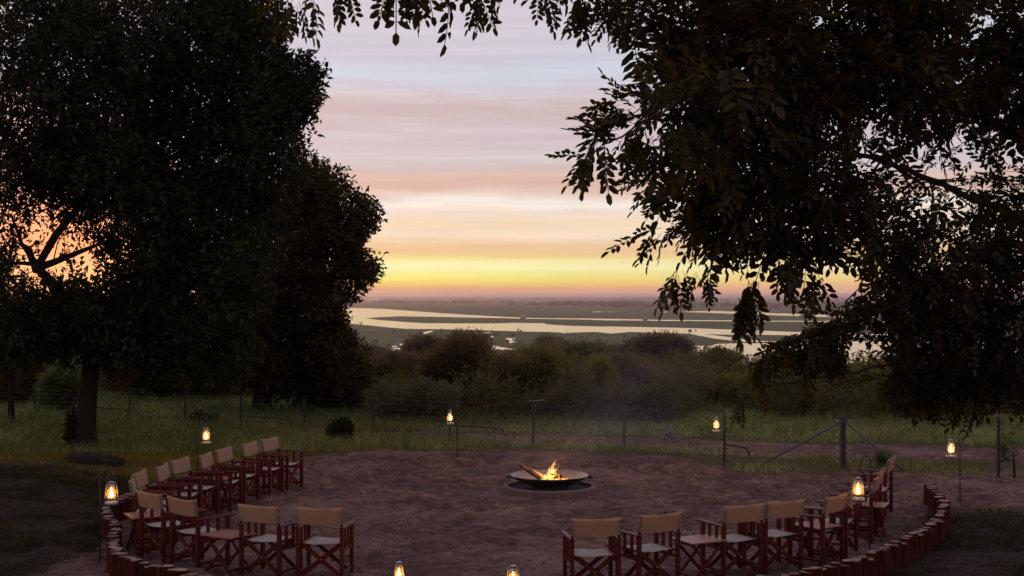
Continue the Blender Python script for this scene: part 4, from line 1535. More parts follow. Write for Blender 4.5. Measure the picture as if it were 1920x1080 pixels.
lobes2 = [lobe_px(a, b - (12 if b > 660 and a < 560 else 0), D2 + c, d, e, f, int(n * 1.2)) for a, b, c, d, e, f, n in L2]
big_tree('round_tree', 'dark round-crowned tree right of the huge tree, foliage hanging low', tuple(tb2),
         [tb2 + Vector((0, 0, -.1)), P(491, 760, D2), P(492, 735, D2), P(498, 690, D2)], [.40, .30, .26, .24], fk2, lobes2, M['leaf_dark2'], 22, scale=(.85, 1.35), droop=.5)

# slender trunk at the far left edge
tb3 = G(21, 800)
D3 = tb3.y
lob3 = [lobe_px(-10, 610, D3, 60, 50, 1.3, 260), lobe_px(60, 640, D3 + .3, 50, 36, 1.2, 200), lobe_px(-60, 560, D3, 90, 80, 1.6, 420), lobe_px(20, 690, D3 - .3, 50, 22, .9, 110), lobe_px(-90, 660, D3, 70, 60, 1.4, 300)]
big_tree('slender_tree', 'slender straight tree at the left edge before the fence', tuple(tb3), [tb3 + Vector((0, 0, -.1)), P(21, 760, D3), P(22, 700, D3), P(20, 640, D3)], [.10, .085, .08, .07],
         [P(20, 640, D3), P(10, 600, D3)], lob3, M['leaf_dark2'], 23)


# ================================================================== the near tree on the right
COMP = [sprig_pinnate(10, .26, .085, .036, s) for s in range(5)]
COMP_SMALL = [sprig_pinnate(8, .19, .062, .027, 40 + s) for s in range(5)]


OPEN_SKY = [(300, 12), (1060, 12), (1072, 48), (1130, 62), (1190, 78), (1240, 78), (1246, 118), (1200, 128), (1178, 150), (1118, 170), (1115, 200), (1080, 255), (1066, 300), (1090, 325), (1160, 302), (1205, 302), (1258, 286), (1285, 292),
            (1272, 322), (1240, 340), (1262, 385), (1256, 405), (1240, 436), (1278, 446), (1298, 462), (1320, 468), (1350, 482), (1390, 488), (1440, 466), (1500, 472), (1560, 482), (1610, 492), (1640, 525), (1610, 575), (1560, 592),
            (1510, 622), (1460, 640), (1415, 662), (1410, 684), (1450, 676), (1490, 680), (1540, 690), (1450, 706), (1390, 760), (1380, 810), (300, 810)]
OPEN_WATER = [(1580, 618), (1640, 598), (1690, 600), (1670, 640), (1660, 700), (1590, 700), (1572, 655)]
OPEN_LOW = [(1300, 786), (1420, 786), (1450, 755), (1500, 780), (1530, 725), (1590, 708), (1650, 750), (1690, 762), (1730, 778), (1765, 756), (1800, 750), (1830, 776), (1880, 742), (1940, 760), (2300, 785), (2300, 1000), (1300, 1000)]
GAPS = [(1570, 300), (1650, 262), (1760, 285), (1900, 250), (1960, 300), (1900, 330), (1800, 325), (1700, 345), (1620, 335)]
UNDER_BRANCH = [(1400, 694), (1640, 698), (1652, 775), (1400, 800)]
RULES_RIGHT = [(UNDER_BRANCH, .14), (OPEN_SKY, .02), (OPEN_WATER, .05), (OPEN_LOW, .02), (GAPS, .38)]


def right_tree():
    base = Vector((5.9, 10.6, 0))
    root = empty('leafy_tree', base)
    tag(root, 'near tree whose leafy branches fill the right and hang over the top', 'tree')
    rr = random.Random(31); rg = np.random.default_rng(31)
    tr = [base + Vector((0, 0, -.1)), base + Vector((-.05, 0, .6)), base + Vector((-.1, 0, 1.8)), base + Vector((-.25, -.1, 3.2)), base + Vector((-.3, -.2, 4.6)), base + Vector((-.3, -.3, 6.0))]
    link('trunk', geo_me('trunk', tube_geo([p - base for p in tr], [.34, .27, .24, .22, .18, .12], 14), M['bark']), root)
    limbs = [
        ([tr[3], P(1930, 418, 10.1), P(1760, 345, 9.6), P(1650, 300, 9.1), P(1540, 275, 8.6), P(1450, 300, 8.3), P(1360, 350, 8.0), P(1290, 400, 7.8)], .048, .007),
        ([tr[4], P(1900, 110, 9.2), P(1700, 120, 8.6), P(1560, 150, 7.9), P(1420, 165, 7.1), P(1320, 165, 6.5), P(1230, 215, 6.15), P(1150, 262, 6.0), P(1105, 292, 5.95)], .06, .004),
        ([tr[5], P(1750, -110, 8.2), P(1450, -90, 7.0), P(1250, -60, 6.3), P(1000, -36, 6.0), P(760, -28, 5.8), P(600, -14, 5.6), P(548, 20, 5.5)], .05, .004),
        ([tr[2], P(1940, 480, 10.2), P(1760, 545, 9.7), P(1640, 590, 9.3), P(1540, 625, 9.1), P(1450, 650, 9.0), P(1415, 668, 9.0)], .055, .006),
        ([tr[2], P(1960, 600, 10.4), P(1800, 640, 10.0), P(1680, 680, 9.7), P(1560, 705, 9.5), P(1450, 725, 9.3), P(1400, 752, 9.2), P(1385, 772, 9.2)], .045, .004),
        ([P(1540, 275, 8.6), P(1500, 200, 8.2), P(1475, 100, 7.9), P(1480, 0, 7.8)], .03, .01),
        ([P(1560, 150, 7.9), P(1585, 230, 8.0), P(1590, 330, 8.3), P(1640, 400, 8.6), P(1500, 440, 8.6), P(1400, 480, 8.4)], .03, .006),
        ([P(1650, 300, 9.1), P(1760, 250, 9.0), P(1850, 190, 9.0)], .025, .008),
    ]
    LP = []
    brs = []
    for pts, r0, r1 in limbs:
        pts = [Vector(p) for p in pts]
        dense = spline(pts, .12)
        m = len(dense)
        dense = [p + Vector((rr.uniform(-1, 1), rr.uniform(-1, 1), rr.uniform(-1, 1))) * .012 for p in dense]
        o = link('branch', geo_me('branch', tube_geo([p - base for p in dense], [r0 + (r1 - r0) * (i / (m - 1)) ** .6 for i in range(m)], 8), M['twig']), root)
        brs.append(o)
        LP += dense[m // 4:]
    L = [  # px, py, D, rx, ry, depth radius, sprigs
        (1420, 30, 8.0, 120, 70, .8, 230), (1330, 60, 7.2, 70, 60, .5, 120), (1560, 30, 8.3, 120, 80, .9, 240), (1700, 40, 8.8, 120, 90, 1.0, 270), (1850, 50, 9.2, 120, 100, 1.0, 290),
        (1310, 140, 6.8, 50, 50, .4, 85), (1400, 130, 7.3, 90, 70, .7, 200), (1500, 130, 7.8, 90, 70, .8, 190), (1650, 150, 8.4, 110, 70, 1.0, 230), (1790, 150, 8.9, 110, 70, 1.0, 230), (1900, 170, 9.3, 90, 80, 1.0, 190),
        (1350, 215, 7.0, 60, 50, .5, 110), (1450, 230, 7.6, 90, 60, .7, 190), (1580, 240, 8.3, 80, 50, .8, 130), (1720, 240, 8.9, 90, 45, .9, 110), (1870, 260, 9.3, 80, 40, .8, 90),
        (1300, 335, 7.6, 55, 35, .4, 85), (1370, 330, 7.8, 80, 60, .6, 170), (1470, 330, 8.2, 90, 60, .8, 190), (1580, 340, 8.6, 90, 60, .9, 170), (1700, 360, 9.0, 90, 50, .9, 120), (1830, 360, 9.3, 100, 50, .9, 130), (1920, 350, 9.5, 60, 60, .8, 90),
        (1270, 425, 7.8, 32, 22, .25, 34), (1330, 420, 8.0, 70, 45, .5, 130), (1430, 420, 8.4, 90, 45, .7, 160), (1550, 430, 8.8, 90, 50, .8, 150), (1680, 440, 9.2, 100, 45, .8, 140), (1810, 450, 9.5, 100, 55, .8, 170), (1910, 460, 9.7, 70, 60, .8, 120),
        (1330, 490, 8.1, 55, 25, .4, 56), (1430, 490, 8.5, 70, 25, .5, 66), (1640, 510, 9.2, 80, 40, .7, 120), (1740, 510, 9.4, 90, 50, .8, 150), (1860, 540, 9.7, 90, 60, .8, 170),
        (1650, 570, 9.3, 60, 32, .5, 95), (1570, 612, 9.2, 55, 25, .4, 85), (1740, 590, 9.6, 80, 45, .7, 130), (1500, 640, 9.1, 55, 22, .35, 80), (1580, 650, 9.3, 55, 26, .4, 75), (1440, 660, 9.0, 32, 18, .25, 40),
        (1830, 620, 9.9, 90, 55, .7, 170), (1730, 660, 9.8, 70, 45, .6, 120), (1900, 660, 10.1, 70, 70, .7, 150), (1800, 700, 10.0, 80, 40, .6, 140), (1700, 730, 9.8, 48, 32, .4, 80), (1760, 745, 10.0, 60, 25, .45, 80), (1880, 730, 10.2, 70, 35, .5, 110),
        (1560, 712, 9.5, 45, 18, .3, 44), (1480, 722, 9.4, 40, 16, .25, 40), (1660, 700, 9.7, 40, 22, .3, 44), (1500, 755, 9.3, 22, 20, .2, 20),
        # out of the frame: the crown goes on to the right, above and over the deck
        (2050, 100, 9.6, 150, 200, 1.3, 420), (2050, 420, 10.2, 150, 180, 1.2, 380), (2250, 250, 10.5, 200, 260, 1.6, 520), (1500, -130, 8.0, 250, 120, 1.2, 420), (1850, -140, 9.2, 250, 140, 1.4, 480), (2050, 660, 10.4, 120, 110, .9, 260),
        (1150, -110, 6.6, 200, 70, .8, 190), (800, -90, 6.0, 160, 45, .5, 90),
        (1180, 15, 6.7, 28, 26, .2, 26), (1240, 55, 6.9, 45, 40, .3, 60)]
    lobes = []
    sc = []
    for a, b, c, d, e, f, n in L:
        low = b > 470
        if low: n *= 2.2 if a < 1600 and b > 590 else 1.1 if a < 1600 else 1.3 if a < 1690 else 1.9
        lobes.append(lobe_px(a, b - 8, c, d, e, f * .85, int(n * (.95 if b < 230 else .62 if a > 1590 and b < 620 else .8))))
        sc += [.72 if low else .86] * lobes[-1][2]
    sc = np.array(sc)
    tw = []
    for c, r, n in lobes:
        for q in range(3 if n > 60 else 1):
            en = Vector(c) + Vector((rr.uniform(-.8, .8) * r[0], rr.uniform(-.8, .8) * r[1], rr.uniform(-.8, .8) * r[2]))
            st = min(LP, key=lambda p: (p - en).length)
            tw.append(tube_geo([p - base for p in limb_pts(st, en, rr, .14, 5)], [.009, .008, .007, .005, .004, .003], 5))
    tag(link('twigs', geo_me('twigs', join_geo(tw), M['twig']), root), kind='stuff')
    pos, d = fill(lobes, rg, 7, .085, .40, .24, .5)
    k = prune(pos, d, .17, RULES_RIGHT, rg); pos, d, sc = pos[k], d[k], sc[k]
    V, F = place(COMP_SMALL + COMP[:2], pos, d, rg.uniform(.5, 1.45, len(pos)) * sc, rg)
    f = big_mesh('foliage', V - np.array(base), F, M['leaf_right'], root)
    tag(f, kind='stuff')
    # leaves that can be told apart: sprays at the tips, each leaf an object
    meshes = []
    for v, fc in COMP:
        me = bpy.data.meshes.new('leaf')
        me.from_pydata([tuple(p) for p in v], [], [tuple(int(i) for i in q) for q in fc]); me.materials.append(M['leaf_right']); me.update()
        meshes.append(me)

    def spray(br, px, py, D, ang, n, spread, sc=1.0, droop=.2):
        for k in range(n):
            p = P(px + rr.uniform(-1, 1) * spread, py + rr.uniform(-1, 1) * spread * .7, D + rr.uniform(-.12, .12))
            a = R(ang + rr.uniform(-48, 48))
            dv = Vector((math.cos(a), rr.uniform(-.5, .5), math.sin(a) - droop * rr.random())).normalized()
            q = dv.to_track_quat('Y', 'Z').to_matrix() @ Matrix.Rotation(rr.uniform(-.7, .7), 3, 'Y')
            o = link('leaf', rr.choice(meshes), br, p - base)
            o.rotation_euler = q.to_euler()
            s = sc * rr.uniform(.75, 1.1); o.scale = (s, s, s)
    b1, b2 = brs[1], brs[2]
    for a in [(1100, 290, 5.95, 205, 5, 10, .62), (1125, 268, 5.98, 235, 7, 18, .7), (1160, 255, 6.0, 160, 7, 20, .7), (1175, 270, 6.02, 270, 6, 20, .7), (1200, 225, 6.1, 130, 7, 20, .75), (1215, 245, 6.15, 250, 8, 22, .75),
              (1180, 215, 6.05, 160, 6, 18, .65), (1165, 190, 6.1, 140, 4, 12, .6), (1240, 205, 6.2, 100, 7, 24, .75), (1262, 235, 6.2, 270, 8, 26, .8), (1290, 190, 6.35, 120, 9, 28, .8), (1235, 270, 6.15, 265, 5, 14, .75), (1300, 240, 6.4, 280, 9, 26, .8), (1225, 165, 6.15, 140, 4, 12, .6)]:
        spray(b1, *a)
    for a in [(552, 4, 5.5, 255, 5, 12, .62, .4), (582, -6, 5.55, 285, 3, 10, .6, .4), (540, -6, 5.5, 225, 4, 10, .62, .4), (640, -22, 5.7, 270, 3, 10, .55), (765, -18, 5.8, 270, 4, 14, .55), (905, -16, 5.95, 265, 5, 16, .6), (1018, -16, 6.0, 270, 4, 12, .55), (1095, 2, 6.2, 255, 9, 16, .62),
              (1130, -14, 6.3, 270, 5, 16, .6), (1150, 20, 6.4, 265, 7, 18, .5), (1175, 30, 6.5, 260, 7, 18, .5)]:
        spray(b2, *a)
    spray(brs[3], 1425, 668, 9.0, 235, 5, 14, .9, .5)
    spray(brs[4], 1390, 752, 9.2, 258, 5, 8, .60, .4)
    spray(brs[4], 1440, 738, 9.3, 250, 4, 10, .6, .4)
    for a in [(1392, 560, 8.2, 268, 9, 12, .9, .5), (1410, 530, 8.2, 250, 6, 14, .9, .5), (1275, 515, 7.9, 262, 7, 12, .8, .5), (1320, 520, 8.0, 270, 6, 14, .7, .5), (1530, 515, 8.7, 268, 4, 10, .9, .5), (1465, 490, 8.4, 268, 3, 8, .9, .5), (1238, 432, 7.8, 190, 5, 10, .7, .3), (1232, 340, 7.6, 195, 5, 12, .7, .3)]:
        spray(brs[0], *a)


right_tree()


# ================================================================== bushes and trees beyond the fence
BUSH = [sprig_tuft(7, .17, .085, .034, 60 + s) for s in range(6)]
BUSH_BIG = [sprig_tuft(6, .34, .17, .068, 70 + s) for s in range(6)]


def bush(name, cat, px, top, wpx, D, mat, label, n, seed, group='bushes and trees beyond the fence', stems=4, low=.12, open_=False, tpl=None, base_py=None):
    X = (px - 960) / FPX * D
    zb = gz(X, D)
    zt = CAM_H + (HORIZ - top) / FPX * D
    H = zt - zb; Wm = wpx / FPX * D
    rr = random.Random(seed); rg = np.random.default_rng(seed)
    base = Vector((X, D, zb))
    root = empty(name, base)
    tag(root, label, cat, group)
    lobes = []
    k = 6 if open_ else 9
    for i in range(k):
        f = (i + .5) / k
        z = H * (low + (1 - low) * rr.uniform(.25, .86))
        e = math.sqrt(max(.05, 1 - ((z / H - .45) / .62) ** 2))
        x = (f * 2 - 1) * Wm * .42 * e
        r = Wm * rr.uniform(.15, .24)
        lobes.append(((x, rr.uniform(-.35, .35) * Wm, z), (r * 1.1, r * 1.1, min(r, H * .22) * rr.uniform(.8, 1.2)), int(n / k * rr.uniform(.7, 1.3))))
    lobes.append(((rr.uniform(-.1, .1) * Wm, 0, H * .84), (Wm * .22, Wm * .22, H * .15), int(n / k * .8)))
    if not open_: lobes.append(((0, 0, H * .42), (Wm * .42, Wm * .34, H * .34), int(n * .30)))
    g = []
    for i in range(stems):
        c = lobes[rr.randrange(len(lobes))][0]
        s = Vector((rr.uniform(-.12, .12) * Wm, rr.uniform(-.1, .1), -.1))
        r0 = max(.02, H * .016) * rr.uniform(.8, 1.4)
        g.append(tube_geo(limb_pts(s, c, rr, .12, 6), [r0 * (1 - .75 * q / 6) for q in range(7)], 6))
    for c, r, m in lobes:
        s = Vector((rr.uniform(-.1, .1) * Wm, 0, H * low))
        g.append(tube_geo(limb_pts(s, c, rr, .16, 6), [H * .010 * (1 - .75 * q / 6) for q in range(7)], 5))
    for q in range(7):            # bare shoots sticking out of the crown
        c, r, m = lobes[rr.randrange(len(lobes))]
        e = Vector(c) + Vector((rr.uniform(-1, 1) * r[0] * 1.7, rr.uniform(-1, 1) * r[1], r[2] * rr.uniform(.6, 1.9)))
        g.append(tube_geo(limb_pts(c, e, rr, .1, 4), [H * .006, H * .005, H * .004, H * .003, H * .002], 4))
    link('trunk', geo_me('trunk', join_geo(g), M['twig']), root)
    pos, d = fill(lobes, rg, 7, .12 * max(.6, Wm / 2.5), .20, -.05, .7)
    pos[:, 2] = np.maximum(pos[:, 2], .02)
    V, F = place(tpl or (BUSH_BIG if D > 70 else BUSH), pos, d, rg.uniform(.7, 1.25, len(pos)), rg)
    big_mesh('crown', V, F, M[mat], root)
    return root


BL = [
    ('tree', 858, 634, 132, 55, 'leaf_brown', 'reddish brown round tree left of centre behind the far lantern', 2300),
    ('tree', 800, 632, 80, 84, 'leaf_purple', 'dark tree at the upper left of the reddish brown tree', 900),
    ('tree', 858, 626, 86, 92, 'leaf_purple', 'dark tree top rising behind the reddish brown tree', 900),
    ('bush', 762, 662, 130, 66, 'leaf_purple', 'dark mauve bush between the left tree and the reddish brown tree', 1600),
    ('bush', 696, 652, 70, 90, 'leaf_purple', 'dusky bush just right of the hanging left foliage', 900),
    ('bush', 716, 690, 90, 60, 'leaf_dark2', 'low dark bush against the hanging left foliage', 1000),
    ('bush', 782, 716, 150, 47, 'leaf_grey', 'low grey-green bush in front of the reddish brown tree', 1500),
    ('bush', 735, 706, 60, 50, 'leaf_olive', 'straggly olive bush beside the fence, left of centre', 420),
    ('bush', 935, 664, 110, 60, 'leaf_brown', 'brown bush touching the right of the reddish brown tree', 1300),
    ('bush', 1004, 652, 120, 64, 'leaf_olive', 'olive-brown bush in the middle under the bright pool', 1500),
    ('tree', 1034, 626, 54, 115, 'leaf_purple', 'dark rounded tree standing alone against the plain', 800),
    ('tree', 1088, 648, 100, 78, 'leaf_grey', 'airy grey-green tree with water glinting through it', 620),
    ('bush', 1010, 694, 150, 52, 'leaf_dark2', 'dark dense bush behind the T-shaped fence post', 2000),
    ('bush', 1124, 672, 62, 49, 'leaf_yellow', 'upright yellow-green shrub in the middle of the thicket', 640),
    ('bush', 1055, 734, 70, 47, 'leaf_yellow', 'low yellowish shrub at the foot of the dark dense bush', 420),
    ('tree', 1118, 644, 50, 105, 'leaf_purple', 'small dark tree left of the tall mauve tree, the left one', 420),
    ('tree', 1150, 641, 46, 108, 'leaf_purple', 'small dark tree left of the tall mauve tree, the right one', 420),
    ('tree', 1186, 638, 70, 98, 'leaf_purple', 'middling dark tree touching the tall mauve tree', 700),
    ('tree', 1240, 632, 96, 84, 'leaf_purple', 'tall mauve tree beside the pale backwater', 1500),
    ('bush', 1188, 676, 150, 58, 'leaf_purple', 'dark smoky bush right behind the fire smoke', 1900),
    ('bush', 1268, 704, 120, 56, 'leaf_purple', 'dark smoky bush under the small bare tree', 1500),
    ('tree', 1346, 654, 60, 82, 'leaf_grey', 'small airy tree before the pale backwater', 380),
    ('bush', 1345, 708, 130, 58, 'leaf_olive', 'olive bush below the small airy tree', 1500),
    ('bush', 1430, 686, 130, 56, 'leaf_olive', 'olive bush behind the far right lantern', 1300),
    ('tree', 1500, 672, 120, 58, 'leaf_olive', 'thin multi-stemmed tree under the hanging right branches', 620),
    ('bush', 1560, 694, 130, 55, 'leaf_olive', 'olive bush left of the corner post', 1400),
    ('bush', 1636, 690, 120, 55, 'leaf_green', 'green bush directly behind the corner post', 1400),
    ('bush', 1720, 704, 130, 53, 'leaf_dark2', 'dark bush right of the corner post', 1400),
    ('bush', 1815, 700, 140, 52, 'leaf_dark2', 'dark bush behind the rightmost lantern', 1500),
    ('bush', 1915, 700, 140, 52, 'leaf_green', 'green bush at the right edge beyond the fence', 1500),
    ('bush', 118, 682, 84, 52, 'leaf_green', 'pale green bush seen left of the leaning trunk', 900),
    ('bush', 30, 690, 130, 58, 'leaf_dark2', 'dark bush at the far left beyond the fence', 1200),
    ('bush', 205, 640, 110, 66, 'leaf_purple', 'dusky bush seen through the gap right of the leaning trunk', 1300),
    ('bush', 285, 672, 130, 60, 'leaf_dark2', 'dark bush under the huge tree, right of the leaning trunk', 1500),
    ('bush', 375, 676, 130, 62, 'leaf_dark2', 'dark bush under the middle of the huge tree', 1500),
    ('bush', 560, 682, 140, 64, 'leaf_dark2', 'dark bush behind the round-crowned tree', 1500),
    ('bush', 650, 690, 90, 66, 'leaf_dark2', 'dark bush below the hanging left foliage', 900),
    ('bush', 465, 690, 110, 66, 'leaf_dark2', 'dark bush behind the trunk of the round-crowned tree', 1000),
    ('bush', 100, 622, 140, 90, 'leaf_purple', 'mauve thicket far behind the leaning trunk', 1300),
]
for i, (nm, px, top, w, D, mat, lab, n) in enumerate(BL):
    top += 5 if D < 70 else 5
    n = int(n * 1.5)
    if D < 70: D = 37 + (D - 47) * .48
    nmx = {'tree': 'small_tree', 'bush': 'bush'}[nm]
    bush(nmx, nm, px, top, w, D, mat, lab, n, 100 + i, stems=5 if nm == 'bush' else 3, low=.08 if nm == 'bush' else .28, open_=n < 700)


def thicket():
    """the scrub behind, where no bush can be told from the next"""
    rg = np.random.default_rng(91)
    lobes = []
    for k in range(150):
        px = rg.uniform(640, 2000); D = rg.uniform(47, 62)
        x = (px - 960) / FPX * D; z = gz(x, D)
        top = CAM_H + (HORIZ - (684 + 18 * math.sin(px * .021) + (14 if px < 800 else 20 if 1230 < px < 1440 else 6) + rg.uniform(-8, 26))) / FPX * D
        h = max(.6, top - z); w = rg.uniform(.5, 1.1)
        lobes.append(((x, D, z + h * .55), (w, w, h * .42), int(150 * w)))
    for k in range(60):
        px = rg.uniform(-150, 640); D = rg.uniform(52, 66)
        x = (px - 960) / FPX * D; z = gz(x, D)
        h = rg.uniform(1.6, 3.4); w = rg.uniform(.7, 1.4)
        lobes.append(((x, D, z + h * .5), (w, w, h * .45), int(130 * w)))
    for k in range(150):                 # lower scrub running together between the bushes
        px = rg.uniform(690, 1960); D = rg.uniform(36, 45)
        x = (px - 960) / FPX * D; z = gz(x, D)
        top = CAM_H + (HORIZ - (722 + 26 * math.sin(px * .033) + rg.uniform(-16, 26))) / FPX * D
        h = max(.35, top - z); w = rg.uniform(.3, .75)
        lobes.append(((x, D, z + h * .55), (w, w * .8, h * .45), int(170 * w)))
    pos, d = fill(lobes, rg, 7, .16, .22, -.1, .7)
    V, F = place(BUSH, pos, d, rg.uniform(.9, 1.9, len(pos)), rg)
    o = big_mesh('scrub_thicket', V, F, M['leaf_scrub'])
    tag(o, 'tangled olive scrub filling the slope behind the bushes', 'scrub', kind='stuff')


thicket()


def small_plant(name, px, base_py, hpx, wpx, mat, label, n, seed, cat='shrub', leaf=.08, group=None):
    p = G(px, base_py)
    H = hpx / FPX * p.y; Wm = wpx / FPX * p.y
    rg = np.random.default_rng(seed); rr = random.Random(seed)
    root = empty(name, p); tag(root, label, cat, group)
    g = [tube_geo(limb_pts((rr.uniform(-.05, .05), 0, -.03), (rr.uniform(-.3, .3) * Wm, rr.uniform(-.2, .2) * Wm, H * rr.uniform(.5, .9)), rr, .1, 4), [.012, .01, .008, .006, .004], 5) for _ in range(6)]
    link('stems', geo_me('stems', join_geo(g), M['twig']), root)
    lobes = [((rr.uniform(-.2, .2) * Wm, rr.uniform(-.2, .2) * Wm, H * rr.uniform(.3, .7)), (Wm * .35, Wm * .35, H * .33), n // 3) for _ in range(3)]
    pos, d = fill(lobes, rg, 5, .04, .45, -.25, .8)
    pos[:, 2] = np.maximum(pos[:, 2], .02)
    V, F = place([sprig_tuft(5, leaf * 1.6, leaf, leaf * .4, seed + q) for q in range(3)], pos, d, rg.uniform(.7, 1.2, len(pos)), rg)
    big_mesh('crown', V, F, M[mat], root)


small_plant('round_shrub', 643, 826, 32, 52, 'leaf_dark', 'dark round clipped-looking shrub on the lawn edge beside a fence post', 900, 301)
small_plant('silver_shrub', 1256, 826, 24, 34, 'leaf_silver', 'pale silvery shrub on the track edge right of the fire', 60, 302, leaf=.09)
small_plant('conical_shrub', 1655, 872, 26, 18, 'leaf_green', 'small bright green conical shrub near the corner post', 220, 303, leaf=.06)
small_plant('sapling', 1886, 862, 48, 22, 'leaf_green', 'thin green sapling beside the fence post at the right', 60, 304, cat='plant', leaf=.10)
small_plant('fern_clump', 378, 798, 16, 56, 'leaf_dark', 'low dark leafy clump behind the back left lantern', 110, 305, cat='plant', leaf=.10)
small_plant('trunk_shoots', 138, 838, 70, 26, 'leaf_dark2', 'leafy shoots growing against the leaning trunk', 240, 306, cat='plant', leaf=.10)

# the small bare tree by the backwater
def bare_tree():
    D = 72.0
    X = (1288 - 960) / FPX * D
    zb = gz(X, D)
    base = Vector((X, D, zb)); rr = random.Random(9)
    root = empty('bare_tree', base)
    tag(root, 'small half-bare tree reaching right over the pale backwater', 'tree', 'bushes and trees beyond the fence')
    g = []; tips = []
    k0 = P(1283, 694, D)
    g.append(tube_geo([(0, 0, -.1), k0 - base], [.14, .09], 8))
    for (x, y) in ((1272, 664), (1290, 668), (1306, 676), (1310, 684), (1298, 690), (1276, 676), (1300, 672)):
        en = P(x, y, D + rr.uniform(-.4, .4))
        pts = limb_pts(k0, en, rr, .14, 6)
        g.append(tube_geo([p - base for p in pts], [.07 * (1 - .75 * i / 6) for i in range(7)], 6)); tips.append(en)
        for q in range(4):
            e2 = en + Vector((rr.uniform(-.3, .5), rr.uniform(-.3, .3), rr.uniform(-.25, .3)))
            g.append(tube_geo([p - base for p in limb_pts(pts[rr.randint(3, 5)], e2, rr, .1, 3)], [.02, .016, .012, .008], 4)); tips.append(e2)
    link('trunk', geo_me('trunk', join_geo(g), M['twig']), root)
    rg = np.random.default_rng(77)
    lobes = [(tuple(p - base), (.28, .28, .15), 9) for p in tips]
    pos, d = fill(lobes, rg, 3, .08, .5, 0)
    V, F = place(BUSH, pos, d, rg.uniform(.7, 1.1, len(pos)), rg)
    big_mesh('crown', V, F, M['leaf_purple'], root)


bare_tree()


# palm on the river flat at the left
def palm():
    p = on_plain(676, 618, 0)
    root = empty('palm_tree', p)
    tag(root, 'small dark palm by the river at the edge of the left tree', 'tree')
    h = 8.0
    link('trunk', geo_me('trunk', tube_geo([(0, 0, -.3), (.3, 0, h * .6), (.2, 0, h)], [.35, .28, .25], 8), M['bark']), root)
    rr = random.Random(4)
    for i in range(15):
        a = rr.uniform(0, 6.28); el = rr.uniform(-.4, 1.1); L = rr.uniform(3, 4.4)
        d = Vector((math.cos(a) * math.cos(el), math.sin(a) * math.cos(el), math.sin(el)))
        V = []; F = []
        n = 6; sd = Vector((-math.sin(a), math.cos(a), 0))
        for k in range(n + 1):
            f = k / n
            c = Vector((.2, 0, h)) + d * L * f + Vector((0, 0, -1.8 * f * f))
            w = .55 * math.sin(math.pi * min(1, f * .9 + .12))
            V += [c + sd * w + Vector((0, 0, -.25 * w)), c, c - sd * w + Vector((0, 0, -.25 * w))]
        for k in range(n):
            b = k * 3
            F += [(b, b + 1, b + 4, b + 3), (b + 1, b + 2, b + 5, b + 4)]
        mesh_obj('frond', V, F, M['leaf_purple'], root)


palm()

# fallen log lying at the foot of the huge tree
def fallen_log():
    a, b = G(128, 868), G(226, 878)
    rr = random.Random(3)
    pts = [a.lerp(b, i / 7) + Vector((0, rr.uniform(-.03, .03), .11 + rr.uniform(-.03, .03))) for i in range(8)]
    geo = tube_geo([p - a for p in pts], [.08, .12, .15, .14, .15, .14, .13, .09], 14)
    geo = ([Vector(v) * 1.0 + Vector((rr.uniform(-1, 1), rr.uniform(-1, 1), rr.uniform(-1, 1))) * .022 for v in geo[0]], geo[1])
    o = link('fallen_log', geo_me('fallen_log', geo, M['bark']), None, a)
    tag(o, 'thick dark log lying in the grass below the leaning trunk', 'log')


fallen_log()


# ================================================================== grasses
def blades(name, label, n, area, hmin, hmax, w, mat, seed, lim=.35, patch=None, lean=.35, cat='grass', invert=False, dark=None):
    rg = np.random.default_rng(seed)
    x = rg.uniform(area[0], area[1], n * 2); y = rg.uniform(area[2], area[3], n * 2)
    s = sand_mask(x, y)
    keep = (s < lim) if not invert else ((s > .02) & (s < .75))
    if dark is not None:
        shade_m = shade_soil(x, y); keep &= (shade_m > .5) if dark else (shade_m < rg.uniform(.2, .9, len(shade_m)))
    if patch: keep &= (vnoise(x * patch[0], y * patch[0], seed, 3) > patch[1])
    x, y = x[keep][:n], y[keep][:n]
    m = len(x)
    z = land_z(x, y) - .01
    tall = .55 + .9 * vnoise(x * .5, y * .5, seed + 3, 3)
    h = rg.uniform(hmin, hmax, m) * tall
    a = rg.uniform(0, 2 * np.pi, m)
    la = rg.uniform(0, 2 * np.pi, m); l = rg.uniform(.1, 1, m) * lean * h
    ww = w * rg.uniform(.6, 1.3, m)
    b = np.stack([x, y, z], -1)
    sd = np.stack([np.cos(a) * ww / 2, np.sin(a) * ww / 2, np.zeros(m)], -1)
    tip = b + np.stack([np.cos(la) * l, np.sin(la) * l, h], -1)
    V = np.stack([b - sd, b + sd, tip], 1).reshape(-1, 3)
    F = np.arange(3 * m).reshape(-1, 3)
    o = big_mesh(name, V, F, M[mat])
    tag(o, label, cat, kind='stuff')
    return o


blades('lawn_grass', 'short olive grass on the left under the huge tree', 120000, (-17, -2.0, 14, 35), .04, .12, .016, 'grass_lawn', 401, .45, lean=1.4, dark=False)
blades('lawn_grass', 'thin grass coloured dark with tree shade, on bare soil at the lower left corner', 70000, (-12, -3.5, 13.5, 27), .03, .09, .014, 'grass_shade', 411, .45, (.8, .33), 1.4, dark=True)
blades('verge_grass', 'short grass coloured dark with tree shade at the lower right beyond the palisade', 26000, (4.5, 10.5, 13.5, 24), .03, .10, .014, 'grass_shade', 402, .45, (.9, .42), 1.4)
blades('verge_grass', 'patch of greener grass at the foot of the rightmost lantern pole', 9000, (6.6, 10.5, 19.5, 23.5), .03, .09, .014, 'grass_lawn', 412, .45, (.9, .5), 1.4)
blades('meadow_grass', 'tall green grass and weeds beyond the fence', 200000, (-26, 24, 29, 52), .08, .30, .022, 'grass_field', 403, .25, lean=1.5)
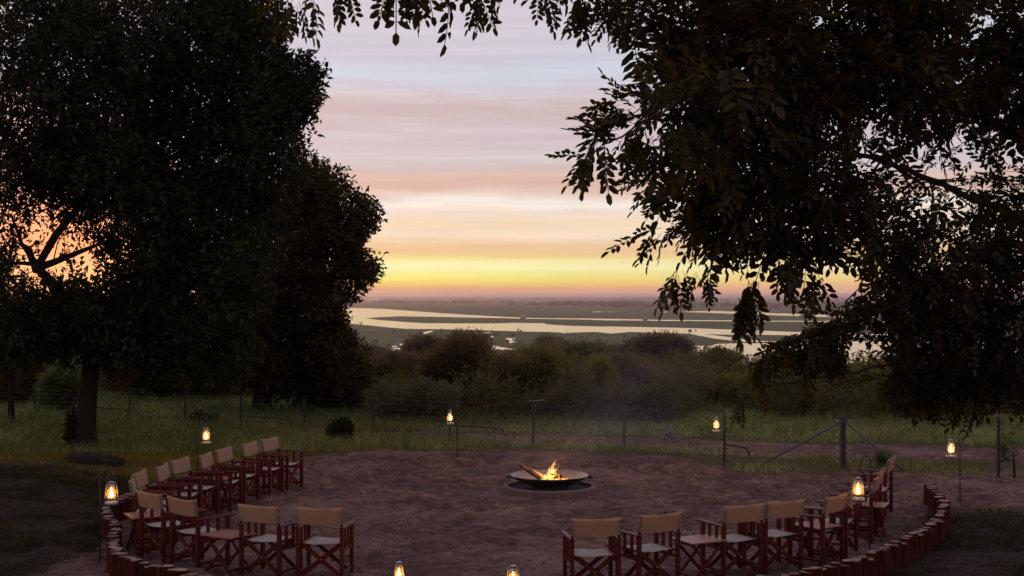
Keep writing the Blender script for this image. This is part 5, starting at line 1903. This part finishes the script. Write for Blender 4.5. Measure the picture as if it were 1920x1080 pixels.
blades('meadow_grass', 'dry pale stalks scattered through the meadow', 24000, (-26, 24, 30, 50), .18, .45, .014, 'grass_dry', 404, .2, (.4, .48), .7)
blades('verge_grass', 'yellowed tufts along the back edge of the sand', 26000, (-9, 12, 24, 31), .03, .12, .016, 'grass_dry', 405, .8, (.8, .54), .8)
blades('verge_grass', 'green tufts between sand and track at the fence line', 16000, (-2, 14, 22, 31), .03, .12, .018, 'grass_field', 406, .8, (.6, .60), .8)


def weeds():
    rg = np.random.default_rng(88)
    n = 26000
    x = rg.uniform(-24, 22, n); y = rg.uniform(30, 50, n)
    k = (sand_mask(x, y) < .15) & (vnoise(x * .35, y * .35, 51, 3) > .46)
    x, y = x[k], y[k]
    z = land_z(x, y) + rg.uniform(.02, .38, len(x)) * (vnoise(x * .8, y * .8, 52, 2) + .3)
    d = rg.normal(size=(len(x), 3)); d[:, 2] = np.abs(d[:, 2]) + .4
    V, F = place(BUSH, np.stack([x, y, z], -1), d, rg.uniform(.5, 1.0, len(x)), rg)
    o = big_mesh('meadow_weeds', V, F, M['leaf_green'])
    tag(o, 'leafy weeds growing through the meadow grass', 'weeds', kind='stuff')


weeds()


def litter():
    rg = np.random.default_rng(123)
    n = 2200
    x = rg.uniform(-7, 9, n); y = rg.uniform(14, 29, n)
    k = sand_mask(x, y) > .6; x, y = x[k], y[k]; n = len(x)
    tv, tf = leaf_quad(.07, .028, .1)
    pos = np.stack([x, y, np.full(n, .035)], -1)
    d = rg.normal(size=(n, 3)); d[:, 2] *= .25
    V, F = place([(tv, tf)], pos, d, rg.uniform(.5, 1.2, n), rg)
    o = big_mesh('leaf_litter', V, F, M['leaf_litter'])
    tag(o, 'dry fallen leaves scattered over the sand', 'leaves', kind='stuff')
    n = 2000
    x = rg.uniform(-7, 9, n); y = rg.uniform(14, 29, n)
    k = sand_mask(x, y) > .6; x, y = x[k], y[k]; n = len(x)
    C = np.stack([x, y, rg.uniform(-.005, .02, n)], -1)
    r = rg.uniform(.008, .03, (n, 1)) * rg.uniform(.7, 1.3, (n, 3))
    V, F = blobs(C, r, 9)
    o = big_mesh('clods', V, F, M['concrete'])
    tag(o, 'small stones and clods lying on the sand', 'stones', kind='stuff')


M['leaf_litter'] = m_leaf('leaf_litter', [(.10, .055, .030), (.20, .12, .065), (.06, .035, .022), (.26, .17, .10)], .1)
litter()


# ================================================================== smoke and haze
def smoke():
    t = NT('smoke')
    tc = t.n('ShaderNodeTexCoord')
    gr = t.n('ShaderNodeTexGradient', gradient_type='SPHERICAL'); t.l(tc.outputs['Object'], gr.inputs[0])
    nz = t.noise(2.2, 3, .55, tc.outputs['Object'])
    dn = t.math('MULTIPLY', t.math('MULTIPLY', gr.outputs['Fac'], t.ramp(nz, [(.30, (0, 0, 0)), (.75, (1, 1, 1))])), SMOKE_D)
    pv = t.n('ShaderNodeVolumePrincipled'); pv.inputs['Color'].default_value = (.70, .64, .82, 1)
    t.l(dn, pv.inputs['Density'])
    t.l(pv.outputs[0], t.out.inputs['Volume'])
    bm = bmesh.new(); bmesh.ops.create_icosphere(bm, subdivisions=3, radius=1.0)
    me = bpy.data.meshes.new('smoke'); bm.to_mesh(me); bm.free(); me.materials.append(t.m)
    o = link('smoke', me)
    a = FIRE + Vector((-.2, -.3, .35)); b = P(1250, 690, 34.0)
    c = (a + b) / 2; L = (b - a).length
    o.location = c
    o.scale = (1.9, L * .70, 1.35)
    o.rotation_euler = (b - a).to_track_quat('Y', 'Z').to_euler()
    tag(o, 'thin bluish smoke drifting right from the fire bowl', 'smoke', kind='stuff')


SMOKE_D = .040
smoke()


def haze():
    t = NT('haze')
    pv = t.n('ShaderNodeVolumePrincipled'); pv.inputs['Color'].default_value = (.97, .78, .80, 1)
    pv.inputs['Density'].default_value = HAZE_D; pv.inputs['Anisotropy'].default_value = .7
    t.l(pv.outputs[0], t.out.inputs['Volume'])
    zt = 16.0; zb = PLAIN - 2.0
    x0, x1, y0, y1 = -31500.0, 31500.0, -140.0, 42500.0
    v = [(x, y, z) for x in (x0, x1) for y in (y0, y1) for z in (zb, zt)]
    f = [(0, 1, 3, 2), (4, 6, 7, 5), (0, 4, 5, 1), (2, 3, 7, 6), (0, 2, 6, 4), (1, 5, 7, 3)]
    o = mesh_obj('haze', v, f, t.m)
    tag(o, 'warm evening haze over the flood plain', 'haze', kind='stuff')


HAZE_D = .75e-4
haze()
